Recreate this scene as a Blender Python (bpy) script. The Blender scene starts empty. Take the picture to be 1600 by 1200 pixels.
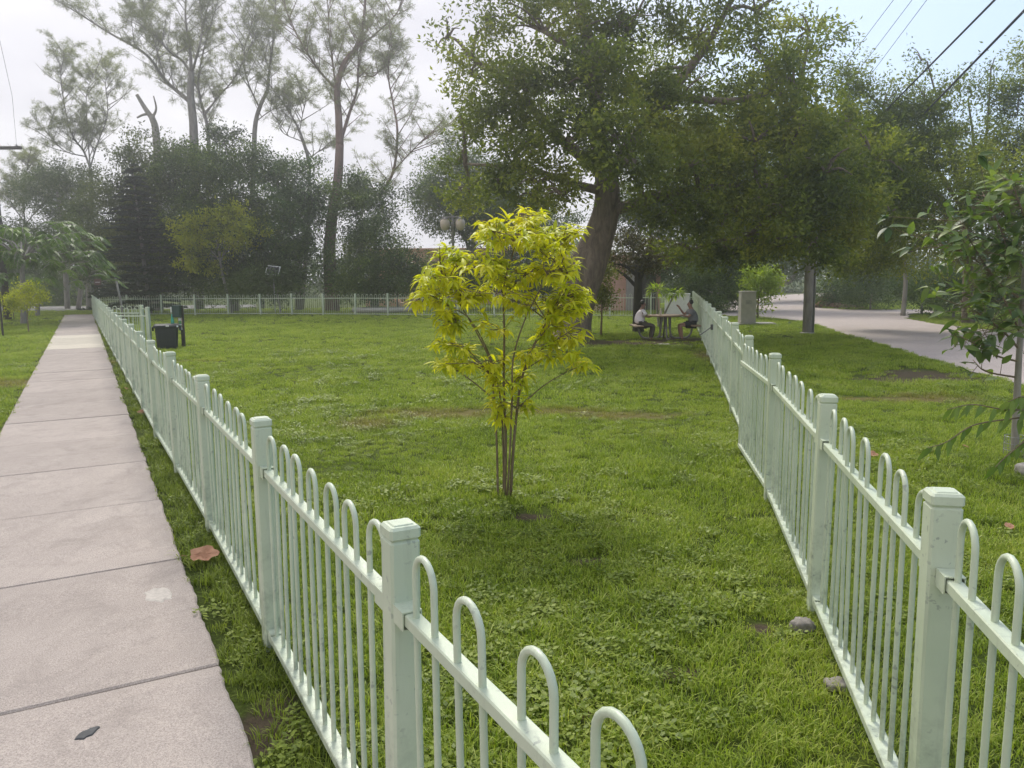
import bpy, math, random
import numpy as np
from mathutils import Vector, Matrix, Euler

R = math.radians
sc = bpy.context.scene
COL = sc.collection
rng = np.random.default_rng(7)
random.seed(7)

# ---------------------------------------------------------------- camera
CAM_H, F_PX = 1.95, 1208.0            # metres, focal length in pixels of a 1600 px wide frame
PITCH = math.atan((600 - 437) / F_PX)
ROLL = R(0.5)
cam_d = bpy.data.cameras.new('camera')
cam = bpy.data.objects.new('camera', cam_d)
COL.objects.link(cam)
cam_d.sensor_fit = 'HORIZONTAL'
cam_d.sensor_width = 36.0
cam_d.lens = 36.0 * F_PX / 1600.0
cam_d.clip_start = 0.05
cam_d.clip_end = 2000
cam.matrix_world = (Matrix.Translation((0, 0, CAM_H)) @ Matrix.Rotation(R(90) - PITCH, 4, 'X')
                    @ Matrix.Rotation(-ROLL, 4, 'Z'))
sc.camera = cam

# ---------------------------------------------------------------- sky, sun, exposure
SUN_AZ, SUN_EL = R(-10), R(50)
w = bpy.data.worlds.new('World')
sc.world = w
w.use_nodes = True
wn, wl = w.node_tree.nodes, w.node_tree.links
wn.clear()
w_out = wn.new('ShaderNodeOutputWorld')
w_bg = wn.new('ShaderNodeBackground')
w_bg.inputs['Strength'].default_value = 0.13
sky = wn.new('ShaderNodeTexSky')
sky.sky_type = 'NISHITA'
sky.sun_disc = False
sky.sun_elevation = SUN_EL
sky.sun_rotation = SUN_AZ
sky.dust_density = 2.0
tc = wn.new('ShaderNodeTexCoord')
cn = wn.new('ShaderNodeTexNoise')
cn.inputs['Scale'].default_value = 1.7
cn.inputs['Detail'].default_value = 6
cn.inputs['Roughness'].default_value = 0.55
cn.inputs['Distortion'].default_value = 0.4
mp = wn.new('ShaderNodeMapping')
mp.inputs['Scale'].default_value = (1, 1, 2.2)
mp.inputs['Location'].default_value = (0.35, 0.1, 0.2)
wl.new(tc.outputs['Generated'], mp.inputs['Vector'])
wl.new(mp.outputs['Vector'], cn.inputs['Vector'])
sx = wn.new('ShaderNodeSeparateXYZ')
wl.new(tc.outputs['Generated'], sx.inputs[0])
ma = wn.new('ShaderNodeMath'); ma.operation = 'MULTIPLY_ADD'      # the sky clears towards the right (east)
wl.new(sx.outputs['X'], ma.inputs[0]); ma.inputs[1].default_value = -0.55
wl.new(cn.outputs['Fac'], ma.inputs[2])
cr = wn.new('ShaderNodeValToRGB')
cr.color_ramp.elements[0].position = 0.22
cr.color_ramp.elements[1].position = 0.46
wl.new(ma.outputs[0], cr.inputs['Fac'])
cn2 = wn.new('ShaderNodeTexNoise')
cn2.inputs['Scale'].default_value = 3.0
cn2.inputs['Detail'].default_value = 5
wl.new(mp.outputs['Vector'], cn2.inputs['Vector'])
ccol = wn.new('ShaderNodeValToRGB')
ccol.color_ramp.elements[0].position = 0.3
ccol.color_ramp.elements[0].color = (0.64, 0.635, 0.72, 1)
ccol.color_ramp.elements[1].position = 0.62
ccol.color_ramp.elements[1].color = (0.96, 0.95, 0.98, 1)
wl.new(cn2.outputs['Fac'], ccol.inputs['Fac'])
cmul = wn.new('ShaderNodeVectorMath'); cmul.operation = 'SCALE'
cmul.inputs['Scale'].default_value = 5.7
wl.new(ccol.outputs['Color'], cmul.inputs[0])
smul = wn.new('ShaderNodeMix'); smul.data_type = 'RGBA'           # thin high veil over the blue
smul.inputs['Factor'].default_value = 0.45
smul.inputs['B'].default_value = (3.5, 4.5, 5.8, 1)
wl.new(sky.outputs['Color'], smul.inputs['A'])
wmix = wn.new('ShaderNodeMix'); wmix.data_type = 'RGBA'
wl.new(cr.outputs['Color'], wmix.inputs['Factor'])
wl.new(smul.outputs['Result'], wmix.inputs['A'])
wl.new(cmul.outputs['Vector'], wmix.inputs['B'])
wl.new(wmix.outputs['Result'], w_bg.inputs['Color'])
wl.new(w_bg.outputs[0], w_out.inputs['Surface'])

sun_d = bpy.data.lights.new('sun', 'SUN')
sun_d.energy = 2.0
sun_d.angle = R(16)
sun_d.color = (1.0, 0.95, 0.86)
sun = bpy.data.objects.new('sun', sun_d)
COL.objects.link(sun)
s_dir = Vector((math.sin(SUN_AZ) * math.cos(SUN_EL), math.cos(SUN_AZ) * math.cos(SUN_EL), math.sin(SUN_EL)))
sun.rotation_euler = s_dir.to_track_quat('Z', 'Y').to_euler()
sun.location = (0, 0, 60)

sc.view_settings.view_transform = 'Standard'
sc.view_settings.look = 'None'
sc.view_settings.gamma = 1
sc.view_settings.exposure = 0.62
sc.view_settings.use_curve_mapping = False
sc.cycles.use_denoising = True
sc.cycles.max_bounces = 6
sc.cycles.diffuse_bounces = 4
sc.cycles.glossy_bounces = 2
sc.cycles.transmission_bounces = 4
sc.cycles.transparent_max_bounces = 6
sc.cycles.volume_bounces = 1
sc.cycles.use_adaptive_sampling = True
sc.cycles.adaptive_threshold = 0.02

# ---------------------------------------------------------------- surveying: pixel of the photograph + distance -> place
_c, _s = math.cos(ROLL), math.sin(ROLL)
def _ray(px, py):
    a, b = px - 800.0, 600.0 - py
    x, y = a * _c + b * _s, -a * _s + b * _c
    return (x, F_PX * math.cos(PITCH) + y * math.sin(PITCH), -F_PX * math.sin(PITCH) + y * math.cos(PITCH))
def at(px, py, Y):
    d = _ray(px, py); t = Y / d[1]
    return Vector((d[0] * t, Y, d[2] * t + CAM_H))
def on_ground(px, py, z=0.0):
    d = _ray(px, py); t = (z - CAM_H) / d[2]
    return Vector((d[0] * t, d[1] * t, z))

# ---------------------------------------------------------------- materials
def ramp(nt, fac, stops):
    n = nt.nodes.new('ShaderNodeValToRGB')
    e = n.color_ramp.elements
    while len(e) < len(stops): e.new(0.5)
    for k, (p, c) in enumerate(stops):
        e[k].position = p; e[k].color = (c[0], c[1], c[2], 1)
    if fac is not None: nt.links.new(fac, n.inputs['Fac'])
    return n.outputs['Color']
def noise(nt, scale, detail=4, rough=0.55, vec=None, dist=0.0):
    n = nt.nodes.new('ShaderNodeTexNoise')
    n.inputs['Scale'].default_value = scale
    n.inputs['Detail'].default_value = detail
    n.inputs['Roughness'].default_value = rough
    n.inputs['Distortion'].default_value = dist
    if vec is not None: nt.links.new(vec, n.inputs['Vector'])
    return n.outputs['Fac']
def mixc(nt, fac, a, b, mode='MIX'):
    n = nt.nodes.new('ShaderNodeMix'); n.data_type = 'RGBA'; n.blend_type = mode
    for sock, v in (('Factor', fac), ('A', a), ('B', b)):
        if isinstance(v, (int, float)): n.inputs[sock].default_value = v
        elif isinstance(v, tuple): n.inputs[sock].default_value = (v[0], v[1], v[2], 1)
        else: nt.links.new(v, n.inputs[sock])
    return n.outputs['Result']
def math_(nt, op, a, b=None, c=None, clamp=False):
    n = nt.nodes.new('ShaderNodeMath'); n.operation = op; n.use_clamp = clamp
    for k, v in enumerate((a, b, c)):
        if v is None: continue
        if isinstance(v, (int, float)): n.inputs[k].default_value = v
        else: nt.links.new(v, n.inputs[k])
    return n.outputs[0]
def world_pos(nt):
    return nt.nodes.new('ShaderNodeNewGeometry').outputs['Position']
def obj_pos(nt):
    return nt.nodes.new('ShaderNodeTexCoord').outputs['Object']
def new_mat(name):
    m = bpy.data.materials.new(name); m.use_nodes = True
    nt = m.node_tree
    return m, nt, nt.nodes['Principled BSDF']
def setin(nt, bsdf, **kw):
    for k, v in kw.items():
        s = bsdf.inputs[k.replace('_', ' ')]
        if isinstance(v, (int, float)): s.default_value = v
        elif isinstance(v, tuple): s.default_value = (v[0], v[1], v[2], 1)
        else: nt.links.new(v, s)
def bump(nt, bsdf, h, strength=0.4, dist=0.01):
    b = nt.nodes.new('ShaderNodeBump')
    b.inputs['Strength'].default_value = strength
    b.inputs['Distance'].default_value = dist
    nt.links.new(h, b.inputs['Height'])
    nt.links.new(b.outputs[0], bsdf.inputs['Normal'])

def simple_mat(name, col, rough=0.6, var=0.25, scale=6.0, bstr=0.15, metal=0.0, world=True):
    m, nt, b = new_mat(name)
    p = world_pos(nt) if world else obj_pos(nt)
    n = noise(nt, scale, 6, 0.6, p)
    lo = tuple(c * (1 - var) for c in col); hi = tuple(min(1, c * (1 + var)) for c in col)
    setin(nt, b, Base_Color=ramp(nt, n, [(0.3, lo), (0.7, hi)]), Roughness=rough, Metallic=metal)
    if bstr: bump(nt, b, noise(nt, scale * 6, 4, 0.6, p), bstr, 0.005)
    return m

LEAF_VAR = 0.5      # how much one leaf differs from its neighbour; the rest varies bough by bough
def leaf_mat(name, cols, transl=0.35, rough=0.45, patch_scale=0.7, spec=0.35, tcol=None):
    """leaves: colour differs from leaf to leaf and a little from bough to bough; light passes through"""
    m, nt, b = new_mat(name)
    g = nt.nodes.new('ShaderNodeNewGeometry')
    oi = nt.nodes.new('ShaderNodeObjectInfo')
    f = math_(nt, 'FRACT', math_(nt, 'ADD', g.outputs['Random Per Island'], oi.outputs['Random']))
    pn = noise(nt, patch_scale, 3, 0.5, g.outputs['Position'])
    f = math_(nt, 'MULTIPLY_ADD', f, LEAF_VAR, .5 - LEAF_VAR / 2)
    f2 = math_(nt, 'MULTIPLY_ADD', math_(nt, 'SUBTRACT', pn, 0.5), 2.3, f, clamp=True)
    k = len(cols) - 1
    c = ramp(nt, f2, [(i / k, col) for i, col in enumerate(cols)])
    setin(nt, b, Base_Color=c, Roughness=rough)
    b.inputs['Specular IOR Level'].default_value = spec
    t = nt.nodes.new('ShaderNodeBsdfTranslucent')
    tc_ = mixc(nt, 1.0, c, tcol or (1.25, 1.35, 0.6), 'MULTIPLY')
    nt.links.new(tc_, t.inputs['Color'])
    mx = nt.nodes.new('ShaderNodeMixShader'); mx.inputs[0].default_value = transl
    nt.links.new(b.outputs[0], mx.inputs[1]); nt.links.new(t.outputs[0], mx.inputs[2])
    nt.links.new(mx.outputs[0], nt.nodes['Material Output'].inputs['Surface'])
    return m

def bark_mat(name, a, b_, scale=5.0):
    m, nt, b = new_mat(name)
    p = world_pos(nt)
    v = nt.nodes.new('ShaderNodeMapping'); v.inputs['Scale'].default_value = (1, 1, 0.25)
    nt.links.new(p, v.inputs['Vector'])
    n = noise(nt, scale, 8, 0.65, v.outputs[0], 0.6)
    setin(nt, b, Base_Color=ramp(nt, n, [(0.28, a), (0.72, b_)]), Roughness=0.9)
    bump(nt, b, n, 0.9, 0.05)
    return m

# painted fence: pale mint, chips, rust flecks, mildew low down
def fence_mat():
    m, nt, b = new_mat('mint_paint')
    p = world_pos(nt)
    base = ramp(nt, noise(nt, 2.2, 4, 0.5, p), [(0.3, (0.50, 0.57, 0.425)), (0.7, (0.60, 0.65, 0.505))])
    grime = ramp(nt, noise(nt, 9, 8, 0.75, p), [(0.46, (0, 0, 0)), (0.66, (1, 1, 1))])
    sp = nt.nodes.new('ShaderNodeSeparateXYZ'); nt.links.new(p, sp.inputs[0])
    low = math_(nt, 'MULTIPLY_ADD', sp.outputs['Z'], -1.4, 1.0, clamp=True)
    low = math_(nt, 'MULTIPLY_ADD', low, 1.05, 0.05)
    g = math_(nt, 'MULTIPLY', math_(nt, 'MULTIPLY', low, grime), 0.75)
    c = mixc(nt, g, base, (0.16, 0.19, 0.15))
    chip = ramp(nt, noise(nt, 34, 3, 0.55, p), [(0.62, (0, 0, 0)), (0.65, (1, 1, 1))])
    chm = ramp(nt, noise(nt, 4.5, 4, 0.6, p), [(0.5, (0, 0, 0)), (0.62, (1, 1, 1))])
    c = mixc(nt, math_(nt, 'MULTIPLY', math_(nt, 'MULTIPLY', chip, chm), 0.55), c, (0.17, 0.19, 0.19))
    streak = nt.nodes.new('ShaderNodeMapping'); streak.inputs['Scale'].default_value = (30, 30, 2.5)
    nt.links.new(p, streak.inputs['Vector'])
    st = ramp(nt, noise(nt, 1.0, 4, 0.6, streak.outputs[0]), [(0.56, (0, 0, 0)), (0.78, (1, 1, 1))])
    c = mixc(nt, math_(nt, 'MULTIPLY', st, 0.34), c, (0.25, 0.28, 0.22))
    setin(nt, b, Base_Color=c, Roughness=0.42)
    b.inputs['Specular IOR Level'].default_value = 0.45
    bump(nt, b, noise(nt, 60, 4, 0.6, p), 0.12, 0.002)
    return m
M = {}
M['mint'] = fence_mat()
M['rust'] = simple_mat('rusty_joint', (0.10, 0.10, 0.09), 0.7, 0.5, 30)

def blob_mask(nt, p, blobs, soft=0.5):
    """0..1 patches at the given ground places, ragged by noise"""
    out = None
    wob = noise(nt, 2.6, 5, 0.65, p)
    for (x, y, rx, ry) in blobs:
        mp_ = nt.nodes.new('ShaderNodeMapping'); mp_.vector_type = 'POINT'
        mp_.inputs['Location'].default_value = (-x / rx, -y / ry, 0)
        mp_.inputs['Scale'].default_value = (1 / rx, 1 / ry, 0)
        nt.links.new(p, mp_.inputs['Vector'])
        ln = nt.nodes.new('ShaderNodeVectorMath'); ln.operation = 'LENGTH'
        nt.links.new(mp_.outputs[0], ln.inputs[0])
        d = math_(nt, 'ADD', ln.outputs['Value'], math_(nt, 'MULTIPLY', math_(nt, 'SUBTRACT', wob, 0.5), 2.4))
        v = math_(nt, 'MULTIPLY_ADD', d, -1 / soft, 1 / soft + 0.2, clamp=True)
        out = v if out is None else math_(nt, 'MAXIMUM', out, v)
    return out
DRY = [(-0.9, 11.2, 1.3, 0.55), (0.5, 11.3, 1.0, 0.4), (-2.0, 10.4, 0.5, 0.5), (1.6, 10.9, 0.9, 0.4), (6.6, 12.2, 1.0, 0.5), (5.6, 12.3, 0.7, 0.25),
       (-10.0, 15.0, 1.2, 0.8), (-9.0, 19.0, 2.0, 0.4), (5.0, 19.0, 0.5, 2.0)]
DIRT = [(8.15, 15.2, 1.0, 1.1), (7.4, 14.6, 0.9, 0.5), (0.55, 5.15, 0.2, 0.08), (1.4, 4.1, 0.12, 0.1), (0.85, 3.6, 0.13, 0.07), (3.3, 23.6, 2.6, 1.1), (5.4, 24.6, 1.6, 1.0),
        (-0.75, 2.5, 0.25, 0.35), (-1.1, 3.2, 0.15, 0.3), (0.35, 3.25, 0.09, 0.06), (0.15, 6.2, 0.16, 0.1)]
def lawn_soil():
    m, nt, b = new_mat('lawn_soil')
    p = world_pos(nt)
    g = ramp(nt, noise(nt, 1.1, 6, 0.6, p), [(0.3, (0.060, 0.088, 0.018)), (0.7, (0.105, 0.140, 0.028))])
    g2 = ramp(nt, noise(nt, 38, 6, 0.7, p), [(0.35, (0.35, 0.35, 0.3)), (0.65, (1.15, 1.15, 1.0))])
    c = mixc(nt, 1.0, g, g2, 'MULTIPLY')
    c = mixc(nt, math_(nt, 'MULTIPLY', blob_mask(nt, p, DRY, 0.8), 0.7), c, (0.20, 0.16, 0.065))
    soil = ramp(nt, noise(nt, 20, 6, 0.7, p), [(0.3, (0.052, 0.040, 0.027)), (0.7, (0.135, 0.105, 0.07))])
    c = mixc(nt, blob_mask(nt, p, DIRT, 0.5), c, soil)
    setin(nt, b, Base_Color=c, Roughness=0.95)
    b.inputs['Specular IOR Level'].default_value = 0.1
    bump(nt, b, noise(nt, 30, 6, 0.7, p), 0.8, 0.03)
    return m
def grass_mat(name, cols, transl=0.4):
    m, nt, b = new_mat(name)
    g = nt.nodes.new('ShaderNodeNewGeometry'); oi = nt.nodes.new('ShaderNodeObjectInfo')
    f = math_(nt, 'FRACT', math_(nt, 'ADD', g.outputs['Random Per Island'], oi.outputs['Random']))
    pn = noise(nt, 0.9, 5, 0.6, g.outputs['Position'])
    f2 = math_(nt, 'MULTIPLY_ADD', math_(nt, 'SUBTRACT', pn, 0.5), 1.7, f, clamp=True)
    k = len(cols) - 1
    c = ramp(nt, f2, [(i / k, q) for i, q in enumerate(cols)])
    dry = blob_mask(nt, g.outputs['Position'], DRY, 0.8)
    c = mixc(nt, math_(nt, 'MULTIPLY', dry, 0.78), c, (0.28, 0.235, 0.09))
    setin(nt, b, Base_Color=c, Roughness=0.5)
    b.inputs['Specular IOR Level'].default_value = 0.3
    t = nt.nodes.new('ShaderNodeBsdfTranslucent')
    nt.links.new(mixc(nt, 1.0, c, (1.2, 1.3, 0.6), 'MULTIPLY'), t.inputs['Color'])
    mx = nt.nodes.new('ShaderNodeMixShader'); mx.inputs[0].default_value = transl
    nt.links.new(b.outputs[0], mx.inputs[1]); nt.links.new(t.outputs[0], mx.inputs[2])
    nt.links.new(mx.outputs[0], nt.nodes['Material Output'].inputs['Surface'])
    return m
def concrete(name, a, b_, dark, stain=0.5):
    m, nt, b = new_mat(name)
    p = world_pos(nt)
    oi = nt.nodes.new('ShaderNodeObjectInfo')
    c = ramp(nt, noise(nt, 1.3, 6, 0.62, p), [(0.3, a), (0.7, b_)])
    sp = ramp(nt, noise(nt, 150, 5, 0.85, p), [(0.34, (0.40, 0.38, 0.38)), (0.5, (1, 1, 1)), (0.66, (1.5, 1.46, 1.43))])
    c = mixc(nt, 0.9, c, sp, 'MULTIPLY')
    st = ramp(nt, noise(nt, 2.6, 8, 0.72, p, 0.8), [(0.50, (0, 0, 0)), (0.75, (1, 1, 1))])
    c = mixc(nt, math_(nt, 'MULTIPLY', st, stain), c, dark)
    mo = nt.nodes.new('ShaderNodeMapping'); mo.inputs['Rotation'].default_value = (0, 0, math.radians(-29)); mo.inputs['Scale'].default_value = (1.6, 0.35, 1)
    nt.links.new(p, mo.inputs['Vector'])
    dr_ = ramp(nt, noise(nt, 1.5, 7, 0.7, mo.outputs[0]), [(0.5, (0, 0, 0)), (0.68, (1, 1, 1))])
    c = mixc(nt, math_(nt, 'MULTIPLY', dr_, stain * .45), c, dark)
    br = math_(nt, 'MULTIPLY_ADD', oi.outputs['Random'], 0.14, 0.93)
    cb = nt.nodes.new('ShaderNodeCombineXYZ')
    for k in range(3): nt.links.new(br, cb.inputs[k])
    c = mixc(nt, 1.0, c, cb.outputs[0], 'MULTIPLY')
    setin(nt, b, Base_Color=c, Roughness=0.9)
    b.inputs['Specular IOR Level'].default_value = 0.25
    bump(nt, b, noise(nt, 170, 4, 0.7, p), 0.25, 0.003)
    return m
M['soil'] = lawn_soil()
M['grass'] = grass_mat('grass_blade', [(0.13, 0.19, 0.018), (0.245, 0.335, 0.03), (0.35, 0.435, 0.05), (0.45, 0.48, 0.12)])
M['weed'] = grass_mat('weed_leaf', [(0.12, 0.175, 0.022), (0.21, 0.275, 0.034), (0.30, 0.365, 0.055)], 0.35)
M['strip'] = grass_mat('strip_grass', [(0.11, 0.155, 0.018), (0.20, 0.265, 0.03), (0.32, 0.375, 0.07)])
M['slab'] = concrete('pink_concrete', (0.36, 0.314, 0.284), (0.43, 0.378, 0.342), (0.22, 0.19, 0.17), 0.6)
M['slab_new'] = concrete('new_concrete', (0.50, 0.46, 0.385), (0.56, 0.515, 0.43), (0.42, 0.38, 0.32), 0.2)
M['slab_bed'] = simple_mat('slab_bed', (0.06, 0.052, 0.042), 0.95, 0.4, 20)
M['road'] = concrete('pale_asphalt', (0.48, 0.41, 0.375), (0.55, 0.48, 0.44), (0.36, 0.31, 0.28), 0.35)
M['street'] = concrete('cross_street', (0.20, 0.19, 0.19), (0.26, 0.25, 0.245), (0.14, 0.13, 0.13), 0.35)
M['kerb'] = concrete('kerb_concrete', (0.48, 0.46, 0.41), (0.56, 0.54, 0.49), (0.3, 0.28, 0.25), 0.3)
M['patch'] = simple_mat('mortar_patch', (0.47, 0.43, 0.385), 0.9, 0.18, 40)
M['tar'] = simple_mat('tar', (0.055, 0.058, 0.062), 0.7, 0.3, 40)
M['stone'] = simple_mat('pale_stone', (0.42, 0.39, 0.35), 0.9, 0.35, 12, 0.6)
M['grey_stone'] = simple_mat('grey_stone', (0.25, 0.23, 0.20), 0.9, 0.4, 14, 0.6)
M['red_stone'] = simple_mat('red_stone', (0.27, 0.15, 0.105), 0.9, 0.35, 5, 0.5)
M['bark_oak'] = bark_mat('oak_bark', (0.08, 0.058, 0.043), (0.30, 0.235, 0.18), 7)
M['bark_red'] = bark_mat('reddish_bark', (0.12, 0.07, 0.055), (0.30, 0.195, 0.16), 4)
M['bark_grey'] = bark_mat('grey_bark', (0.15, 0.135, 0.12), (0.36, 0.33, 0.30), 6)
M['bark_pale'] = bark_mat('pale_bark', (0.20, 0.18, 0.15), (0.40, 0.37, 0.32), 6)
M['bark_young'] = bark_mat('young_bark', (0.12, 0.085, 0.05), (0.30, 0.23, 0.14), 22)
M['lf_oak'] = leaf_mat('oak_leaf', [(0.066, 0.092, 0.017), (0.135, 0.175, 0.026), (0.222, 0.258, 0.034), (0.345, 0.35, 0.045)], 0.5, 0.5, 0.42)
M['lf_oak2'] = leaf_mat('oak_leaf_dark', [(0.045, 0.060, 0.018), (0.09, 0.112, 0.025), (0.15, 0.172, 0.035), (0.235, 0.25, 0.05)], 0.42, 0.5, 0.4)
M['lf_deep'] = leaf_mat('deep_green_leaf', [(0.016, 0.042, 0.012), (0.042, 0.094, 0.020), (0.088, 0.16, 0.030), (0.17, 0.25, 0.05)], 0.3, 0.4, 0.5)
M['lf_olive'] = leaf_mat('olive_leaf', [(0.026, 0.042, 0.012), (0.062, 0.09, 0.022), (0.115, 0.148, 0.034), (0.20, 0.23, 0.06)], 0.35, 0.45, 0.4)
M['lf_brown'] = leaf_mat('brownish_leaf', [(0.05, 0.045, 0.018), (0.10, 0.085, 0.03), (0.16, 0.13, 0.045)], 0.3, 0.5, 0.8)
M['bark_dark'] = bark_mat('dark_bark', (0.022, 0.018, 0.015), (0.06, 0.05, 0.042), 6)
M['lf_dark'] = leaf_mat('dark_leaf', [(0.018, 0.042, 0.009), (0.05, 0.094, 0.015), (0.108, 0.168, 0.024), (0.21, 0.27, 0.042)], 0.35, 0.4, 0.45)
M['lf_mid'] = leaf_mat('mid_leaf', [(0.04, 0.07, 0.016), (0.08, 0.125, 0.026), (0.135, 0.185, 0.04)], 0.3, 0.5, 0.5)
M['lf_yg'] = leaf_mat('yellow_green_leaf', [(0.16, 0.19, 0.016), (0.32, 0.35, 0.022), (0.46, 0.47, 0.03), (0.58, 0.57, 0.06)], 0.45, 0.5, 1.0)
M['lf_lime'] = leaf_mat('lime_leaf', [(0.18, 0.25, 0.025), (0.30, 0.39, 0.04), (0.44, 0.51, 0.07)], 0.45, 0.5, 1.0)
M['lf_palm'] = leaf_mat('frond_leaf', [(0.06, 0.12, 0.022), (0.11, 0.195, 0.036), (0.19, 0.28, 0.06)], 0.35, 0.45, 0.8)
M['lf_needle'] = leaf_mat('needle', [(0.14, 0.16, 0.075), (0.20, 0.22, 0.11), (0.27, 0.285, 0.15)], 0.5, 0.6, 0.25)
M['lf_norfolk'] = leaf_mat('norfolk_needle', [(0.020, 0.038, 0.026), (0.042, 0.072, 0.046), (0.08, 0.115, 0.075)], 0.12, 0.5, 0.6)
M['lf_yellow'] = leaf_mat('golden_leaf', [(0.36, 0.43, 0.018), (0.58, 0.615, 0.02), (0.71, 0.695, 0.028), (0.80, 0.75, 0.07)], 0.52, 0.45, 2.6, 0.4, (1.1, 1.1, 0.5))
M['lf_big'] = leaf_mat('large_green_leaf', [(0.05, 0.09, 0.028), (0.095, 0.15, 0.045), (0.15, 0.215, 0.06), (0.24, 0.30, 0.085)], 0.4, 0.45, 2.0, 0.4)
M['lf_droop'] = leaf_mat('drooping_leaf', [(0.08, 0.14, 0.026), (0.14, 0.22, 0.04), (0.21, 0.29, 0.06)], 0.4, 0.5, 2.0)
M['lf_dead'] = leaf_mat('dead_leaf', [(0.34, 0.16, 0.09), (0.45, 0.23, 0.14), (0.52, 0.29, 0.19)], 0.15, 0.7, 6.0)
M['wood_pole'] = bark_mat('weathered_pole', (0.25, 0.225, 0.205), (0.42, 0.385, 0.355), 9)
M['wood_dark'] = simple_mat('dark_wood', (0.055, 0.045, 0.038), 0.8, 0.35, 12, 0.4)
M['metal_grey'] = simple_mat('grey_metal', (0.33, 0.33, 0.33), 0.45, 0.15, 20, 0.05, 0.5)
M['cable'] = simple_mat('black_cable', (0.035, 0.038, 0.045), 0.6, 0.2, 10, 0)
M['bin'] = simple_mat('black_plastic', (0.022, 0.026, 0.030), 0.45, 0.25, 8, 0.1)
M['white'] = simple_mat('white_paint', (0.70, 0.70, 0.68), 0.5, 0.08, 10, 0.05)
M['dkgreen'] = simple_mat('dark_green_metal', (0.020, 0.050, 0.042), 0.4, 0.2, 12, 0.05)
M['turq'] = simple_mat('turquoise_plastic', (0.05, 0.42, 0.32), 0.35, 0.15, 20, 0.1)
M['sign_red'] = simple_mat('sign_red', (0.42, 0.05, 0.04), 0.5, 0.1, 20, 0)
M['sign_green'] = simple_mat('sign_green', (0.10, 0.30, 0.12), 0.5, 0.1, 20, 0)
M['sign_brown'] = simple_mat('sign_brown', (0.12, 0.055, 0.045), 0.6, 0.2, 20, 0)
M['beige'] = simple_mat('beige_enamel', (0.47, 0.44, 0.385), 0.55, 0.1, 5, 0.06)
M['pad'] = simple_mat('concrete_pad', (0.36, 0.34, 0.31), 0.9, 0.2, 14, 0.3)
M['peach'] = simple_mat('peach_stucco', (0.76, 0.46, 0.31), 0.85, 0.12, 2.5, 0.2)
M['pink'] = simple_mat('pink_stucco', (0.52, 0.31, 0.245), 0.85, 0.12, 3, 0.2)
M['pillar'] = simple_mat('grey_pillar', (0.30, 0.285, 0.27), 0.85, 0.12, 4, 0.2)
M['glass'] = simple_mat('dark_glass', (0.03, 0.035, 0.04), 0.12, 0.1, 2, 0)
M['door'] = simple_mat('dark_door', (0.05, 0.045, 0.042), 0.5, 0.2, 6, 0)
M['roof'] = simple_mat('clay_roof', (0.40, 0.20, 0.13), 0.8, 0.25, 6, 0.3)
M['darkwall'] = simple_mat('dark_boards', (0.040, 0.040, 0.045), 0.7, 0.25, 4, 0.2)
M['globe'] = simple_mat('frosted_globe', (0.52, 0.44, 0.35), 0.35, 0.06, 8, 0)
M['lamp_metal'] = simple_mat('lamp_metal', (0.22, 0.21, 0.20), 0.5, 0.25, 10, 0.15)
M['table'] = simple_mat('tan_tabletop', (0.30, 0.215, 0.145), 0.6, 0.15, 9, 0.1)
M['tube'] = simple_mat('bent_tube', (0.17, 0.155, 0.14), 0.45, 0.2, 10, 0.05)
M['skin'] = simple_mat('skin', (0.30, 0.165, 0.115), 0.55, 0.08, 20, 0)
M['skin2'] = simple_mat('skin_dark', (0.20, 0.11, 0.08), 0.55, 0.08, 20, 0)
M['hair'] = simple_mat('black_hair', (0.014, 0.012, 0.011), 0.5, 0.3, 40, 0.2)
M['shirt_pink'] = simple_mat('pale_pink_cotton', (0.80, 0.74, 0.75), 0.9, 0.06, 12, 0.2)
M['shirt_grey'] = simple_mat('grey_cotton', (0.20, 0.20, 0.21), 0.9, 0.08, 12, 0.2)
M['shorts_dark'] = simple_mat('navy_cotton', (0.020, 0.022, 0.030), 0.9, 0.1, 12, 0.2)
M['trousers'] = simple_mat('brown_trousers', (0.075, 0.060, 0.050), 0.9, 0.1, 12, 0.2)
M['shoe'] = simple_mat('dark_shoe', (0.03, 0.026, 0.024), 0.7, 0.2, 20, 0)
def solar_mat():
    m, nt, b = new_mat('solar_cells')
    setin(nt, b, Base_Color=ramp(nt, noise(nt, 3, 2, 0.5, world_pos(nt)), [(0.3, (0.016, 0.018, 0.026)), (0.7, (0.026, 0.028, 0.038))]), Roughness=0.55)
    return m
M['solar'] = solar_mat()

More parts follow.
